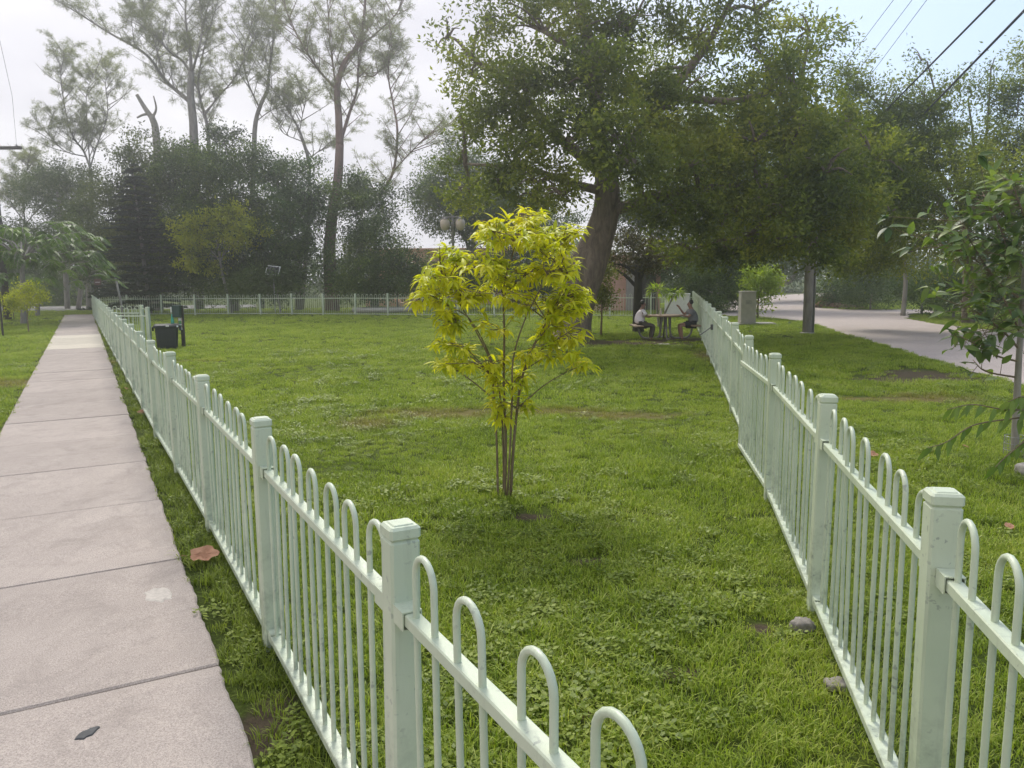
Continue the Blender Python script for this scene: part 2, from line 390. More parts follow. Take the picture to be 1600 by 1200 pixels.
# ---------------------------------------------------------------- mesh helpers
class MB:
    def __init__(s): s.v, s.f = [], []
    def add(s, V, Fc):
        o = len(s.v); s.v += [tuple(p) for p in V]; s.f += [tuple(i + o for i in q) for q in Fc]; return s
    def box(s, c, d, rz=0.0, bev=0.0, M4=None):
        """box, optionally with chamfered edges"""
        hx, hy, hz = d[0] / 2, d[1] / 2, d[2] / 2
        if bev <= 0:
            V = [(x, y, z) for z in (-hz, hz) for y in (-hy, hy) for x in (-hx, hx)]
            Fc = [(0, 2, 3, 1), (4, 5, 7, 6), (0, 1, 5, 4), (2, 6, 7, 3), (0, 4, 6, 2), (1, 3, 7, 5)]
        else:
            b = min(bev, hx * .9, hy * .9, hz * .9)
            V, Fc = [], []
            def ring(x, y, z, c_):
                return [(x - c_, -y, z), (x, -y + c_, z), (x, y - c_, z), (x - c_, y, z), (-x + c_, y, z), (-x, y - c_, z), (-x, -y + c_, z), (-x + c_, -y, z)]
            V += ring(hx - b, hy - b, -hz, b * .5) + ring(hx, hy, -hz + b, b) + ring(hx, hy, hz - b, b) + ring(hx - b, hy - b, hz, b * .5)
            for k in range(3):
                for i in range(8):
                    j = (i + 1) % 8
                    Fc.append((k * 8 + i, k * 8 + j, k * 8 + 8 + j, k * 8 + 8 + i))
            Fc.append(tuple(range(7, -1, -1))); Fc.append(tuple(range(24, 32)))
        if M4 is None: M4 = Matrix.Translation(c) @ Matrix.Rotation(rz, 4, 'Z')
        return s.add([M4 @ Vector(p) for p in V], Fc)
    def tube(s, P, r, n=8, cap=True):
        P = [Vector(p) for p in P]
        rr = r if hasattr(r, '__len__') else [r] * len(P)
        V, Fc = [], []
        up = None
        for i, p in enumerate(P):
            t = (P[min(i + 1, len(P) - 1)] - P[max(i - 1, 0)])
            t = t.normalized() if t.length > 1e-9 else Vector((0, 0, 1))
            if up is None:
                up = Vector((1, 0, 0)) if abs(t.x) < .8 else Vector((0, 1, 0))
            a = (up - t * up.dot(t)).normalized(); b = t.cross(a); up = a
            for k in range(n):
                th = 2 * math.pi * k / n
                V.append(p + (a * math.cos(th) + b * math.sin(th)) * rr[i])
        for i in range(len(P) - 1):
            for k in range(n):
                k2 = (k + 1) % n
                Fc.append((i * n + k, i * n + k2, (i + 1) * n + k2, (i + 1) * n + k))
        if cap:
            Fc.append(tuple(range(n - 1, -1, -1))); Fc.append(tuple(range((len(P) - 1) * n, len(P) * n)))
        return s.add(V, Fc)
    def lathe(s, prof, n=12, c=(0, 0, 0)):
        V, Fc = [], []
        for (r, z) in prof:
            for k in range(n):
                th = 2 * math.pi * k / n
                V.append((c[0] + r * math.cos(th), c[1] + r * math.sin(th), c[2] + z))
        m = len(prof)
        for i in range(m - 1):
            for k in range(n):
                k2 = (k + 1) % n
                Fc.append((i * n + k, i * n + k2, (i + 1) * n + k2, (i + 1) * n + k))
        Fc.append(tuple(range(n - 1, -1, -1))); Fc.append(tuple(range((m - 1) * n, m * n)))
        return s.add(V, Fc)
    def mesh(s, name, mat=None, smooth=False):
        me = bpy.data.meshes.new(name)
        me.from_pydata(s.v, [], s.f)
        if mat is not None: me.materials.append(mat)
        if smooth:
            me.polygons.foreach_set('use_smooth', [True] * len(me.polygons))
        me.update()
        return me

def link(name, me, parent=None, loc=None, rot=None, kind=None):
    o = bpy.data.objects.new(name, me)
    COL.objects.link(o)
    if parent is not None: o.parent = parent
    if loc is not None: o.location = loc
    if rot is not None: o.rotation_euler = rot
    if kind: o['kind'] = kind
    return o
def build(name, mb, mat, parent=None, smooth=False, loc=None, kind=None, rot=None):
    return link(name, mb.mesh(name, mat, smooth), parent, loc, rot, kind)
def tag(o, label, cat, group=None):
    o['label'] = label; o['category'] = cat
    if group: o['group'] = group
    return o
def thing(name, label, cat, loc=(0, 0, 0), rz=0.0, group=None):
    o = bpy.data.objects.new(name, None)
    COL.objects.link(o)
    o.empty_display_size = 0.2
    o.location = loc; o.rotation_euler = (0, 0, rz)
    return tag(o, label, cat, group)
def fast_quads(name, V, mat, smooth=True, nv=4):
    """many separate faces of nv corners each, from one array"""
    n = len(V); k = n // nv
    me = bpy.data.meshes.new(name)
    me.vertices.add(n); me.vertices.foreach_set('co', np.ascontiguousarray(V, dtype=np.float32).ravel())
    me.loops.add(n); me.loops.foreach_set('vertex_index', np.arange(n, dtype=np.int32))
    me.polygons.add(k)
    me.polygons.foreach_set('loop_start', np.arange(0, n, nv, dtype=np.int32))
    me.polygons.foreach_set('loop_total', np.full(k, nv, dtype=np.int32))
    if smooth: me.polygons.foreach_set('use_smooth', np.ones(k, dtype=bool))
    me.materials.append(mat)
    me.update(calc_edges=True)
    return me
def nrm(a):
    return a / np.maximum(np.linalg.norm(a, axis=-1, keepdims=True), 1e-9)
def leaf_quads(C, D, N, L, W, fold=0.18, droop=0.1):
    D = nrm(D); S = nrm(np.cross(D, N)); N2 = np.cross(S, D)
    L = np.asarray(L)[:, None]; W = np.asarray(W)[:, None]
    mid = C + D * L * 0.45
    tip = C + D * L - N2 * L * droop
    Lf = mid + S * W * .5 + N2 * W * fold; Rt = mid - S * W * .5 + N2 * W * fold
    return np.stack([C, Rt, tip, Lf], 1).reshape(-1, 3)
def crown_quads(clumps, per_m3_twigs=9.0, leaves_per_twig=18, twig_r=0.28, L=(0.08, 0.13), wl=0.42, shell=0.45, up=0.25, cover=3.4):
    """clumps: (centre, (rx,ry,rz), density factor). Leaves sit on twigs, twigs fill the outer part of every clump"""
    out = []
    for (c, r, dens) in clumps:
        vol = 4.19 * r[0] * r[1] * r[2]
        # enough twigs that the bough's outline is covered about `cover` times by leaf area
        area = math.pi * (r[0] * r[2]); la = 0.5 * wl * ((L[0] + L[1]) / 2) ** 2
        nt = int(max(6, area * dens * cover / (la * leaves_per_twig)))
        # boughs: leafy pads spread through the outer part of the clump, each a flattened cloud of twigs
        nb = int(np.clip(5 + vol ** .5 * 3.2, 6, 40))
        ub = nrm(rng.normal(size=(nb, 3)) + np.array([0, 0, .15]))
        rb_ = (shell + .12 + (.88 - shell) * rng.random(nb) ** .6)
        B = np.array(c) + ub * rb_[:, None] * np.array(r)
        ib = rng.integers(0, nb, nt)
        ps = (.11 + .17 * rng.random(nb))[ib][:, None] * np.array(r) * np.array([1.15, 1.15, .62])
        T = B[ib] + np.clip(rng.normal(size=(nt, 3)), -1.9, 1.9) * ps
        stray = rng.random(nt) < .14
        us = nrm(rng.normal(size=(nt, 3)))
        T[stray] = (np.array(c) + us * (rng.random((nt, 1)) ** .5) * np.array(r))[stray]
        u = nrm((T - np.array(c)) / np.array(r))
        k = leaves_per_twig
        tw = nrm(u * np.array([1, 1, .7]) + rng.normal(size=(nt, 3)) * .55 + np.array([0, 0, .1]))
        a = rng.random((nt, k, 1)) * 2 - 1
        P = T[:, None] + tw[:, None] * a * twig_r * 1.5 + rng.normal(size=(nt, k, 3)) * twig_r * .38
        D = nrm(tw[:, None] * .8 + rng.normal(size=(nt, k, 3)) * .8 + np.array([0, 0, -.1]))
        N = nrm(rng.normal(size=(nt, k, 3)) * .8 + np.array([0, 0, up * 3]))
        P, D, N = P.reshape(-1, 3), D.reshape(-1, 3), N.reshape(-1, 3)
        LL = rng.uniform(L[0], L[1], len(P))
        out.append(leaf_quads(P, D, N, LL, LL * wl))
    return np.concatenate(out)
def wobble(P, amp, seed=0):
    q = random.Random(seed)
    return [Vector(p) + Vector((q.uniform(-1, 1), q.uniform(-1, 1), q.uniform(-.4, .4))) * amp * (0 if i == 0 else 1) for i, p in enumerate(P)]
def spline(P, n=6):
    """Catmull-Rom through the points"""
    P = [Vector(p) for p in P]
    Q = [P[0] * 2 - P[1]] + P + [P[-1] * 2 - P[-2]]
    out = []
    for i in range(1, len(Q) - 2):
        p0, p1, p2, p3 = Q[i - 1:i + 3]
        for k in range(n):
            t = k / n
            out.append(0.5 * ((2 * p1) + (p2 - p0) * t + (2 * p0 - 5 * p1 + 4 * p2 - p3) * t * t + (3 * p1 - p0 - 3 * p2 + p3) * t ** 3))
    out.append(P[-1])
    return out
def taper(n, a, b, p=1.0):
    return [a + (b - a) * (i / max(1, n - 1)) ** p for i in range(n)]
def limb(mb, P, r0, r1, n=7, seg=5):
    S = spline(P, seg)
    return mb.tube(S, taper(len(S), r0, r1), n)

# ================================================================= SETTING
ground = build('ground', MB().add([(-400, -60, 0), (400, -60, 0), (400, 700, 0), (-400, 700, 0)], [(0, 1, 2, 3)]), M['soil'], kind='structure')

# ---- road on the right, bending away to the left behind the fence corner
NEAR_E = [(7.2, -4), (7.9, 4), (8.6, 9.5), (9.1, 13.6), (9.6, 16.9), (10.4, 20.9), (11.3, 26), (12.2, 30.4), (12.75, 33.5), (12.85, 36.0), (12.1, 38.2), (11.0, 39.8), (9.6, 41.5)]
FAR_E = [(17.4, -4), (17.2, 10), (17.1, 25.8), (17.3, 31.4), (18.4, 36.0), (20.5, 40.0), (24, 42), (24, 45.5), (20.4, 46.0), (19.4, 48.5), (19.8, 52), (22.3, 58.2), (26.0, 68), (32, 80), (40, 92),
         (36, 94), (27, 82), (20.5, 70), (16.2, 60), (13.5, 53.5), (11.0, 48.5), (9.6, 44.5)]
def sheet(name, poly, z, mat, thick=None):
    mb = MB().add([(x, y, z) for x, y in poly], [tuple(range(len(poly)))])
    return mb
def ragged(E, amp, seed, step=0.35):
    q = random.Random(seed); out = []
    for i in range(len(E) - 1):
        a, b = Vector(E[i]), Vector(E[i + 1]); n = max(1, int((b - a).length / step))
        for k in range(n):
            p = a.lerp(b, k / n); out.append((p.x + q.uniform(-amp, amp), p.y + q.uniform(-amp, amp)))
    out.append(E[-1]); return out
road_poly = ragged(NEAR_E, 0.06, 3) + list(reversed(ragged(FAR_E, 0.10, 4, .8)))
import bmesh
def poly_mesh(name, poly, z, mat):
    bm = bmesh.new()
    vs = [bm.verts.new((x, y, z)) for x, y in poly]
    f = bm.faces.new(vs); bmesh.ops.triangulate(bm, faces=[f])
    bmesh.ops.recalc_face_normals(bm, faces=bm.faces[:])
    if bm.faces[:] and sum(f.normal.z for f in bm.faces) < 0: bmesh.ops.reverse_faces(bm, faces=bm.faces[:])
    me = bpy.data.meshes.new(name); bm.to_mesh(me); bm.free(); me.materials.append(mat); return me
link('road', poly_mesh('road', road_poly, 0.012, M['road']), kind='structure')

# ---- sidewalk on the left: a bed with one slab after another
U = Vector((-0.482, 0.876, 0)); NV = Vector((0.876, 0.482, 0))
def tn(t, n, z=0.0): return U * t + NV * n + Vector((0, 0, z))
W0, W1 = -1.08, 0.475
bed = build('sidewalk', MB().add([tn(-3, W0 + .02, .006), tn(-3, W1 - .02, .006), tn(54.6, W1 - .02, .006), tn(54.6, W0 + .02, .006)], [(0, 1, 2, 3)]), M['slab_bed'], kind='structure')
SL = 1.725
def slab_mesh(seed, mat):
    q = random.Random(seed)
    nx, ny = 26, 3
    V, Fc = [], []
    hw, hl = (W1 - W0) / 2, SL / 2 - 0.0045
    def rag(k, side):
        e = (q.gauss(0, .0028) + .006 * math.sin(k * .37 + seed * 2.1)) if side else q.gauss(0, .003)
        return e
    loop = [(-hw + rag(0, 0), -hl), (hw + rag(0, 1), -hl)]
    pts = [(-hw, -hl)]
    m = 34
    right = [(hw + rag(k, 1) - (.006 if k in (0, m) else 0), -hl + 2 * hl * k / m) for k in range(m + 1)]
    left = [(-hw + rag(k, 0), hl - 2 * hl * k / m) for k in range(m + 1)]
    ring = right + left
    n = len(ring)
    for (ins, z) in ((0.0, -0.05), (0.0, 0.022), (0.010, 0.032)):
        for (x, y) in ring:
            sx_ = 1 - ins / hw; sy_ = 1 - ins / hl
            V.append((x * sx_, y * sy_, z + (q.gauss(0, .002) if z > .03 else 0)))
    for k in range(2):
        for i in range(n):
            j = (i + 1) % n
            Fc.append((k * n + i, k * n + j, (k + 1) * n + j, (k + 1) * n + i))
    Fc.append(tuple(range(2 * n, 3 * n)))
    return MB().add(V, Fc).mesh('slab', mat)
slabs_old = [slab_mesh(k, M['slab']) for k in range(4)]
slabs_new = [slab_mesh(9, M['slab_new'])]
ang = math.atan2(-U.x, U.y)
k = 0
t = 0.52 - 2 * SL
while t < 54:
    new = 25.6 < t + SL / 2 < 33.2
    o = link('slab', (slabs_new if new else slabs_old)[k % (1 if new else 4)], bed, tn(t + SL / 2, (W0 + W1) / 2, random.uniform(-.004, .004)), (0, 0, ang))
    if new and 25.6 < t < 26.5: o['label'] = 'paler newer concrete slab'
    t += SL; k += 1
# mortar patch and tar mark on the near slabs
def blot(name, c, rx, ry, seed, mat, th=0.006, n=18, rz=0.0):
    q = random.Random(seed)
    ring = [(rx * math.cos(a) * q.uniform(.7, 1.15), ry * math.sin(a) * q.uniform(.7, 1.15)) for a in [2 * math.pi * i / n for i in range(n)]]
    mb = MB()
    V = [(x, y, 0) for x, y in ring] + [(x * .86, y * .86, th) for x, y in ring]
    mb.add(V, [(i, (i + 1) % n, n + (i + 1) % n, n + i) for i in range(n)] + [tuple(range(n, 2 * n))])
    return build(name, mb, mat, loc=c, rot=(0, 0, rz))
p_ = blot('mortar_patch', tn(5.08, .27, .031), .085, .14, 5, M['patch'], .005, rz=ang + .2); p_.parent = bed; p_['label'] = 'pale mortar patch on the slab edge'
p_ = blot('tar_mark', tn(3.6, -.12, .031), .030, .058, 6, M['tar'], .005, rz=ang - 0.9); p_.parent = bed; p_['label'] = 'dark tar mark'
# ---- cross street at the far end of the sidewalk
link('street', poly_mesh('street', [(-110, 57), (-30.5, 57.6), (-24, 58.2), (-20, 61), (-22, 67), (-110, 66)], 0.010, M['street']), kind='structure')
kb = MB()
kb.box(tn(0, 0, 0) + Vector((-39, 56.6, .05)), (26, .35, .13))
build('kerb', kb, M['kerb'], kind='structure')

# ================================================================= FENCES
def hoop_mesh(name, gap, z0, ztop, r, nseg, nside):
    """one hairpin picket: two bars joined by an arch, standing along local x"""
    h = gap / 2
    P = [(-h, 0, z0), (-h, 0, (z0 + ztop) / 2), (-h, 0, ztop - h)]
    for i in range(1, nseg):
        a = math.pi - math.pi * i / nseg
        P.append((h * math.cos(a), 0, ztop - h + h * math.sin(a)))
    P += [(h, 0, ztop - h), (h, 0, (z0 + ztop) / 2), (h, 0, z0)]
    V, Fc = [], []
    n = nside
    m = len(P)
    for i in range(m):
        p = Vector(P[i]); t = (Vector(P[min(i + 1, m - 1)]) - Vector(P[max(i - 1, 0)])).normalized()
        b = Vector((0, 1, 0)); a = b.cross(t).normalized()
        for k in range(n):
            th = 2 * math.pi * k / n
            V.append(p + (a * math.cos(th) + b * math.sin(th)) * r)
    for i in range(m - 1):
        for k in range(n):
            k2 = (k + 1) % n
            Fc.append((i * n + k, i * n + k2, (i + 1) * n + k2, (i + 1) * n + k))
    return MB().add(V, Fc).mesh(name, M['mint'], True)
def post_mesh(h, wd):
    mb = MB()
    mb.box((0, 0, h / 2 - .1), (wd, wd, h + .2 - .02), 0, .008)
    return mb.mesh('post', M['mint'])
def cap_mesh(wd):
    mb = MB()
    mb.box((0, 0, 0), (wd + .005, wd + .005, .042), 0, .008)
    mb.box((0, 0, .0205), (wd * .72, wd * .72, .009), 0, .004)
    return mb.mesh('cap', M['mint'])
def bracket_mesh():
    mb = MB()
    mb.box((0, 0, .026), (.075, .060, .004)); mb.box((0, 0, -.026), (.075, .060, .004))
    mb.box((0, .028, 0), (.075, .004, .047)); mb.box((0, -.028, 0), (.075, .004, .047))
    return mb.mesh('bracket', M['mint'])
PW = 0.092
SH = {}
def fence_shapes(key, sc_, nseg, nside):
    SH[key] = dict(hoop=[hoop_mesh('hoop_picket', .135, .075 * sc_, (1.19 + d) * sc_, .0098, nseg, nside) for d in (0, .006, -.006)], post=post_mesh(1.215 * sc_, PW), cap=cap_mesh(PW), br=bracket_mesh(), sc=sc_)
fence_shapes('L', 1.0, 10, 10); fence_shapes('R', 1.04, 10, 10); fence_shapes('far', 1.0, 6, 5)
def rail(mb_len, wd=.046, hh=.038):
    return MB().box((0, 0, 0), (mb_len, wd, hh), 0, .004)
def add_panel(root, a, b, key, nh=7, brackets=True, z_top=None, sag=0.0):
    """rails and pickets between two post centres"""
    S = SH[key]; s_ = S['sc']
    a, b = Vector((a[0], a[1], 0)), Vector((b[0], b[1], 0))
    d = b - a; ln = d.length; u = d.normalized(); rz = math.atan2(u.y, u.x)
    m = (a + b) / 2
    inner = ln - PW - .004
    me = rail(inner).mesh('top_rail', M['mint'])
    link('top_rail', me, root, (m.x, m.y, .985 * s_), (0, random.uniform(-.003, .003), rz))
    link('bottom_rail', MB().box((0, 0, 0), (inner, .064, .04), 0, .004).mesh('bottom_rail', M['mint']), root, (m.x, m.y, .095 * s_), (0, 0, rz))
    pitch = ln / (nh + 0.5)
    pj = random.gauss(0, .005)
    for k in range(nh):
        c = a + u * (pitch * (k + .75))
        link('hoop_picket', random.choice(S['hoop']), root, (c.x, c.y, pj + random.uniform(-.004, .004)), (random.gauss(0, .006), random.gauss(0, .005), rz + random.gauss(0, .04)))
    if brackets:
        for q_, sg in ((a, 1), (b, -1)):
            for z in (.985 * s_, .095 * s_):
                c = q_ + u * sg * (PW / 2 + .038)
                link('bracket', S['br'], root, (c.x, c.y, z), (0, 0, rz))
def add_post(root, p, key, rz, dz=0.0, tilt=0.0):
    S = SH[key]
    o = link('post', S['post'], root, (p[0], p[1], dz + random.gauss(0, .006)), (tilt + random.gauss(0, .007), random.gauss(0, .008), rz))
    link('cap', S['cap'], o, (0, 0, 1.215 * S['sc'] + .010))
    return o
# left fence along the sidewalk: posts as surveyed, then evenly to the far corner
LP = [(0.86, 0.04), (-0.35, 2.21), (-1.30, 3.94), (-2.36, 5.86), (-3.41, 7.72), (-4.48, 9.60)]
while LP[-1][1] < 45.6:
    LP.append((LP[-1][0] - 1.035, LP[-1][1] + 1.858))
fl = thing('fence', 'mint hoop-topped metal fence running along the concrete sidewalk', 'fence')
rzL = math.atan2(LP[3][1] - LP[1][1], LP[3][0] - LP[1][0])
for i, p in enumerate(LP):
    if i > 0: add_post(fl, p, 'L', rzL)
    if i + 1 < len(LP): add_panel(fl, p, LP[i + 1], 'L', nh=8 if i == 0 else 7, brackets=i < 9)
# right fence along the road verge; between its third and fourth post hangs a gate leaf, a little ajar
def rx_(y): return 1.35 + .2120 * (y - 2.34)
RY = [0.12, 2.34, 4.31, 6.58, 8.75, 11.04]
while RY[-1] < 37: RY.append(RY[-1] + 2.15)
RP = [(rx_(y), y) for y in RY]
RP[0] = (0.90, 0.10)
fr = thing('fence', 'mint hoop-topped metal fence between the lawn and the roadside grass', 'fence')
rzR = math.atan2(1, .212)
for i, p in enumerate(RP):
    if i > 0: add_post(fr, p, 'R', rzR)
    if i + 1 < len(RP) and i != 3: add_panel(fr, p, RP[i + 1], 'R', nh=8 if i == 0 else 7, brackets=i < 9)
# rusty chain holding the farther gate panel
ch = MB()
cp = [on_ground(1098, 517, .62), on_ground(1108, 511, .64), on_ground(1117, 507, .66), on_ground(1124, 509, .62), on_ground(1131, 512, .58)]
y0 = 17.3
cpw = [Vector((rx_(y0) - .05 + dx, y0 + dy, z)) for dx, dy, z in ((-.30, -.2, .70), (-.12, -.1, .80), (.02, 0, .86), (.10, -.4, .80), (.16, -.75, .72))]
ch.tube(spline(cpw, 4), .011, 6)
ch.box((rx_(y0) + .0, y0, .86), (.13, .05, .12), .2)
build('chain', ch, M['rust'], fr)
gate = thing('gate', 'mint hoop-topped gate leaf standing slightly ajar in the right-hand fence', 'gate', (RP[3][0], RP[3][1], 0), rzR + math.atan(.055))
gl = 1.86
S = SH['R']
for nm, z, hh in (('top_rail', .985, .04), ('bottom_rail', .095, .042)):
    link(nm, MB().box((gl / 2 + .07, 0, z * 1.04), (gl, .046, hh), 0, .004).mesh(nm, M['mint']), gate)
for k in range(7):
    link('hoop_picket', S['hoop'][k % 3], gate, (.07 + .12 + k * (gl - .12) / 6.6, 0, 0), (0, 0, random.gauss(0, .02)))
link('stile', MB().box((.07 + gl - .018, 0, .54), (.034, .036, .86), 0, .004).mesh('stile', M['mint']), gate)
link('hinge', MB().box((.055, -.01, .86), (.06, .03, .07)).mesh('hinge', M['rust']), gate)
link('hinge', MB().box((.055, -.01, .22), (.06, .03, .07)).mesh('hinge', M['rust']), gate)
# far fence across the end of the lawn
FP_ = [LP[-1], (-20.0, 46.6), (-15.2, 46.0), (-10.4, 44.6), (-5.6, 43.0), (0.0, 41.4), (5.3, 39.8), (RP[-1][0], RP[-1][1])]
S_ = spline([Vector((x, y, 0)) for x, y in FP_], 30)
acc = [0]
for i in range(1, len(S_)): acc.append(acc[-1] + (S_[i] - S_[i - 1]).length)
npan = round(acc[-1] / 2.08)
FPP = []
for k in range(npan + 1):
    d = acc[-1] * k / npan
    i = next((j for j in range(1, len(acc)) if acc[j] >= d - 1e-6), len(acc) - 1)
    f_ = (d - acc[i - 1]) / max(1e-6, acc[i] - acc[i - 1])
    q = S_[i - 1].lerp(S_[i], f_); FPP.append((q.x, q.y))
ff = thing('fence', 'mint hoop-topped metal fence across the far end of the lawn', 'fence')
for i in range(len(FPP)):
    if 0 < i < npan: add_post(ff, FPP[i], 'far', math.atan2(FPP[i + 1][1] - FPP[i][1], FPP[i + 1][0] - FPP[i][0]))
    if i < npan: add_panel(ff, FPP[i], FPP[i + 1], 'far', brackets=False)
# the entry pen on the left: two narrow gates standing across from the long fence
def small_gate(a, b, label):
    g_ = thing('gate', label, 'gate', group='entry gates beside the left fence')
    a, b = Vector((a[0], a[1], 0)), Vector((b[0], b[1], 0))
    add_post(g_, (b.x, b.y), 'L', math.atan2((b - a).y, (b - a).x))
    S0 = SH['L']; d = (b - a); ln = d.length; u = d.normalized(); rz = math.atan2(u.y, u.x)
    m = (a + b) / 2
    for nm, z in (('top_rail', .985), ('bottom_rail', .095)):
        link(nm, rail(ln - .16).mesh(nm, M['mint']), g_, (m.x, m.y, z), (0, 0, rz))
    for k in range(4):
        c = a + u * (.2 + k * (ln - .36) / 3)
        link('hoop_picket', SH['L']['hoop'][k % 3], g_, (c.x, c.y, .02), (0, 0, rz))
    return g_
def lx_(y): return -.35 - .557 * (y - 2.21)
small_gate((lx_(22.9) + .1, 22.9), (-10.62, 22.7), 'nearer of the two narrow mint gates beside the black bin')
small_gate((lx_(25.2) + .1, 25.2), (-11.95, 25.1), 'farther of the two narrow mint gates, behind the nearer one')

# ================================================================= TREES
def crown_part(root, V, mat, name='crown'):
    o = link(name, fast_quads(name, V, mat), root); o['kind'] = 'stuff'; return o
def clump(px, py, Y, rx, ry, rd=None, dens=1.0):
    """a bough of foliage: centre where the photograph shows it, sizes in photo pixels at that distance"""
    k = Y / 1219.0
    r = (rx * k, (rd if rd is not None else min(rx, ry) * k * 1.2), ry * k)
    return (tuple(at(px, py, Y)), r, dens)
def tree_rel(root, loc, V): return V - np.array(loc)
def tree(name, label, cat, base, group=None):
    return thing(name, label, cat, base, 0, group)
def loc_pts(base, P): return [Vector(p) - Vector(base) for p in P]

# ---- the big oak over the picnic table
ob = Vector((2.05, 25.4, 0))
oak = tree('oak_tree', 'huge oak with a thick leaning trunk spreading over the picnic table', 'tree', ob)
mb = MB()
tr = [at(893, 532, 25.4), at(900, 490, 25.4), at(912, 430, 25.4), at(932, 380, 25.4), at(948, 325, 25.4), at(948, 270, 25.3)]
tr[0].z = -.15
S1 = spline(loc_pts(ob, tr), 6)
mb.tube(S1, [0.86, .74, .66, .60, .57, .55, .55, .55, .56, .58, .60, .62, .64, .64, .62, .60, .57, .54, .52, .50, .48, .47, .45, .44, .43, .42, .41, .40, .39, .38, .37][:len(S1)], 14)
build('trunk', mb, M['bark_oak'], oak, True)
lm = MB()
oak_clumps = [clump(820, 140, 24.0, 80, 55), clump(920, 130, 22.5, 75, 60), clump(960, 220, 21.5, 70, 50), clump(880, 225, 23, 75, 48),
              clump(805, 235, 24.5, 50, 40, dens=.7), clump(765, 180, 25.5, 45, 45, dens=.5), clump(735, 115, 26, 40, 40, dens=.35), clump(725, 195, 26, 28, 30, dens=.35), clump(840, 285, 23.5, 45, 26, dens=.6), clump(990, 265, 21.0, 45, 26), clump(780, 285, 25, 45, 26, dens=.8), clump(735, 300, 26.5, 40, 26, dens=.7), clump(835, 310, 24.5, 45, 22, dens=.8), clump(880, 305, 23, 40, 20, dens=.7), clump(1010, 310, 24, 40, 20, dens=.7), clump(1370, 250, 25, 45, 60, dens=.7), clump(1390, 340, 25, 40, 40, dens=.7),
              clump(1050, 170, 24.0, 80, 55), clump(1080, 260, 23, 80, 50), clump(1150, 330, 22.5, 85, 46), clump(1060, 335, 24, 60, 30, dens=.8), clump(1180, 220, 23.5, 85, 60),
              clump(1270, 280, 23.5, 70, 55), clump(1290, 360, 22.5, 60, 40), clump(1210, 385, 23.5, 70, 30), clump(1140, 390, 25, 60, 28), clump(1080, 390, 26, 55, 20, dens=.8),
              clump(850, 50, 25, 80, 45, dens=.6), clump(960, 40, 24.5, 80, 45, dens=.75), clump(1090, 60, 25, 80, 45, dens=.6), clump(1200, 110, 24.5, 80, 50, dens=.6), clump(1265, 50, 25.5, 60, 40, dens=.35), clump(1180, 20, 25.5, 60, 36, dens=.4),
              clump(760, 40, 26, 50, 40, dens=.3), clump(700, 60, 26.5, 26, 34, dens=.25), clump(720, 250, 26.5, 26, 24, dens=.35), clump(900, -60, 25.5, 140, 60, dens=.6), clump(1080, -60, 25, 140, 60, dens=.6), clump(1330, 200, 24.5, 34, 50, dens=.5),
              clump(1235, 330, 21.5, 50, 42), clump(1290, 270, 21.5, 55, 50), clump(1255, 200, 22, 55, 50), clump(1275, 385, 21.5, 50, 20), clump(1330, 330, 22.5, 45, 45), clump(1240, 130, 22.5, 50, 42, dens=.7), clump(1330, 270, 24, 45, 50, dens=.8),
              clump(990, 130, 28.5, 140, 80, dens=.3), clump(1160, 210, 28.5, 110, 100, dens=.5), clump(850, 130, 28.5, 70, 60, dens=.25), clump(1190, 330, 28, 100, 55, dens=.6)]
fork = S1[-1]
limbs = [[(948, 275, 25.3), (935, 200, 25), (925, 110, 25), (905, 10, 25.2), (900, -80, 25.4)], [(945, 290, 25.3), (985, 230, 25), (1040, 150, 24.8), (1110, 70, 25), (1150, -20, 25)],
         [(948, 330, 25.3), (990, 322, 25), (1060, 300, 24), (1140, 290, 23.5), (1250, 290, 23.5)], [(940, 270, 25.3), (880, 220, 25), (820, 150, 25), (740, 90, 26)],
         [(945, 300, 25.3), (890, 285, 25), (820, 265, 25), (730, 255, 26)], [(1040, 150, 24.8), (1130, 160, 24.5), (1230, 150, 24.5), (1320, 190, 24.5)],
         [(1060, 300, 24), (1130, 350, 23.5), (1200, 380, 23.5)], [(935, 210, 25), (945, 180, 24), (955, 200, 22.5)], [(925, 110, 25), (970, 60, 24.8), (1000, 0, 24.5)], [(920, 90, 25), (860, 60, 25), (790, 20, 25.5)]]
limb_pts = []
for i, P in enumerate(limbs):
    r0 = [.34, .26, .22, .2, .16, .14, .10, .14, .12, .12][i]
    WP = wobble(loc_pts(ob, [at(*p) for p in P]), .12, i)
    limb_pts += spline(WP, 5)
    limb(lm, WP, r0, r0 * .25, 7)
# twiggy ends inside the boughs
for i, (c, r, d) in enumerate(oak_clumps):
    q = random.Random(100 + i)
    cc = Vector(c) - ob
    nl = min(limb_pts, key=lambda p: (p - cc).length + .8 * max(0, p.z - cc.z))
    limb(lm, wobble([nl, nl.lerp(cc, .5) + Vector((0, 0, .2)), cc], .12, 300 + i), .075, .035, 6, 4)
    for k in range(4):
        e = Vector(c) + Vector((q.uniform(-1, 1) * r[0], q.uniform(-1, 1) * r[1], q.uniform(-.6, .9) * r[2])) * .8
        s0 = Vector(c)
        limb(lm, loc_pts(ob, [s0, s0.lerp(e, .5) + Vector((0, 0, .15)), e]), .05, .012, 5, 3)
build('branches', lm, M['bark_oak'], oak, True)
crown_part(oak, tree_rel(oak, ob, crown_quads(oak_clumps, 7.5, 22, .30, (.115, .20), .46, .30, cover=4.4)), M['lf_oak'])

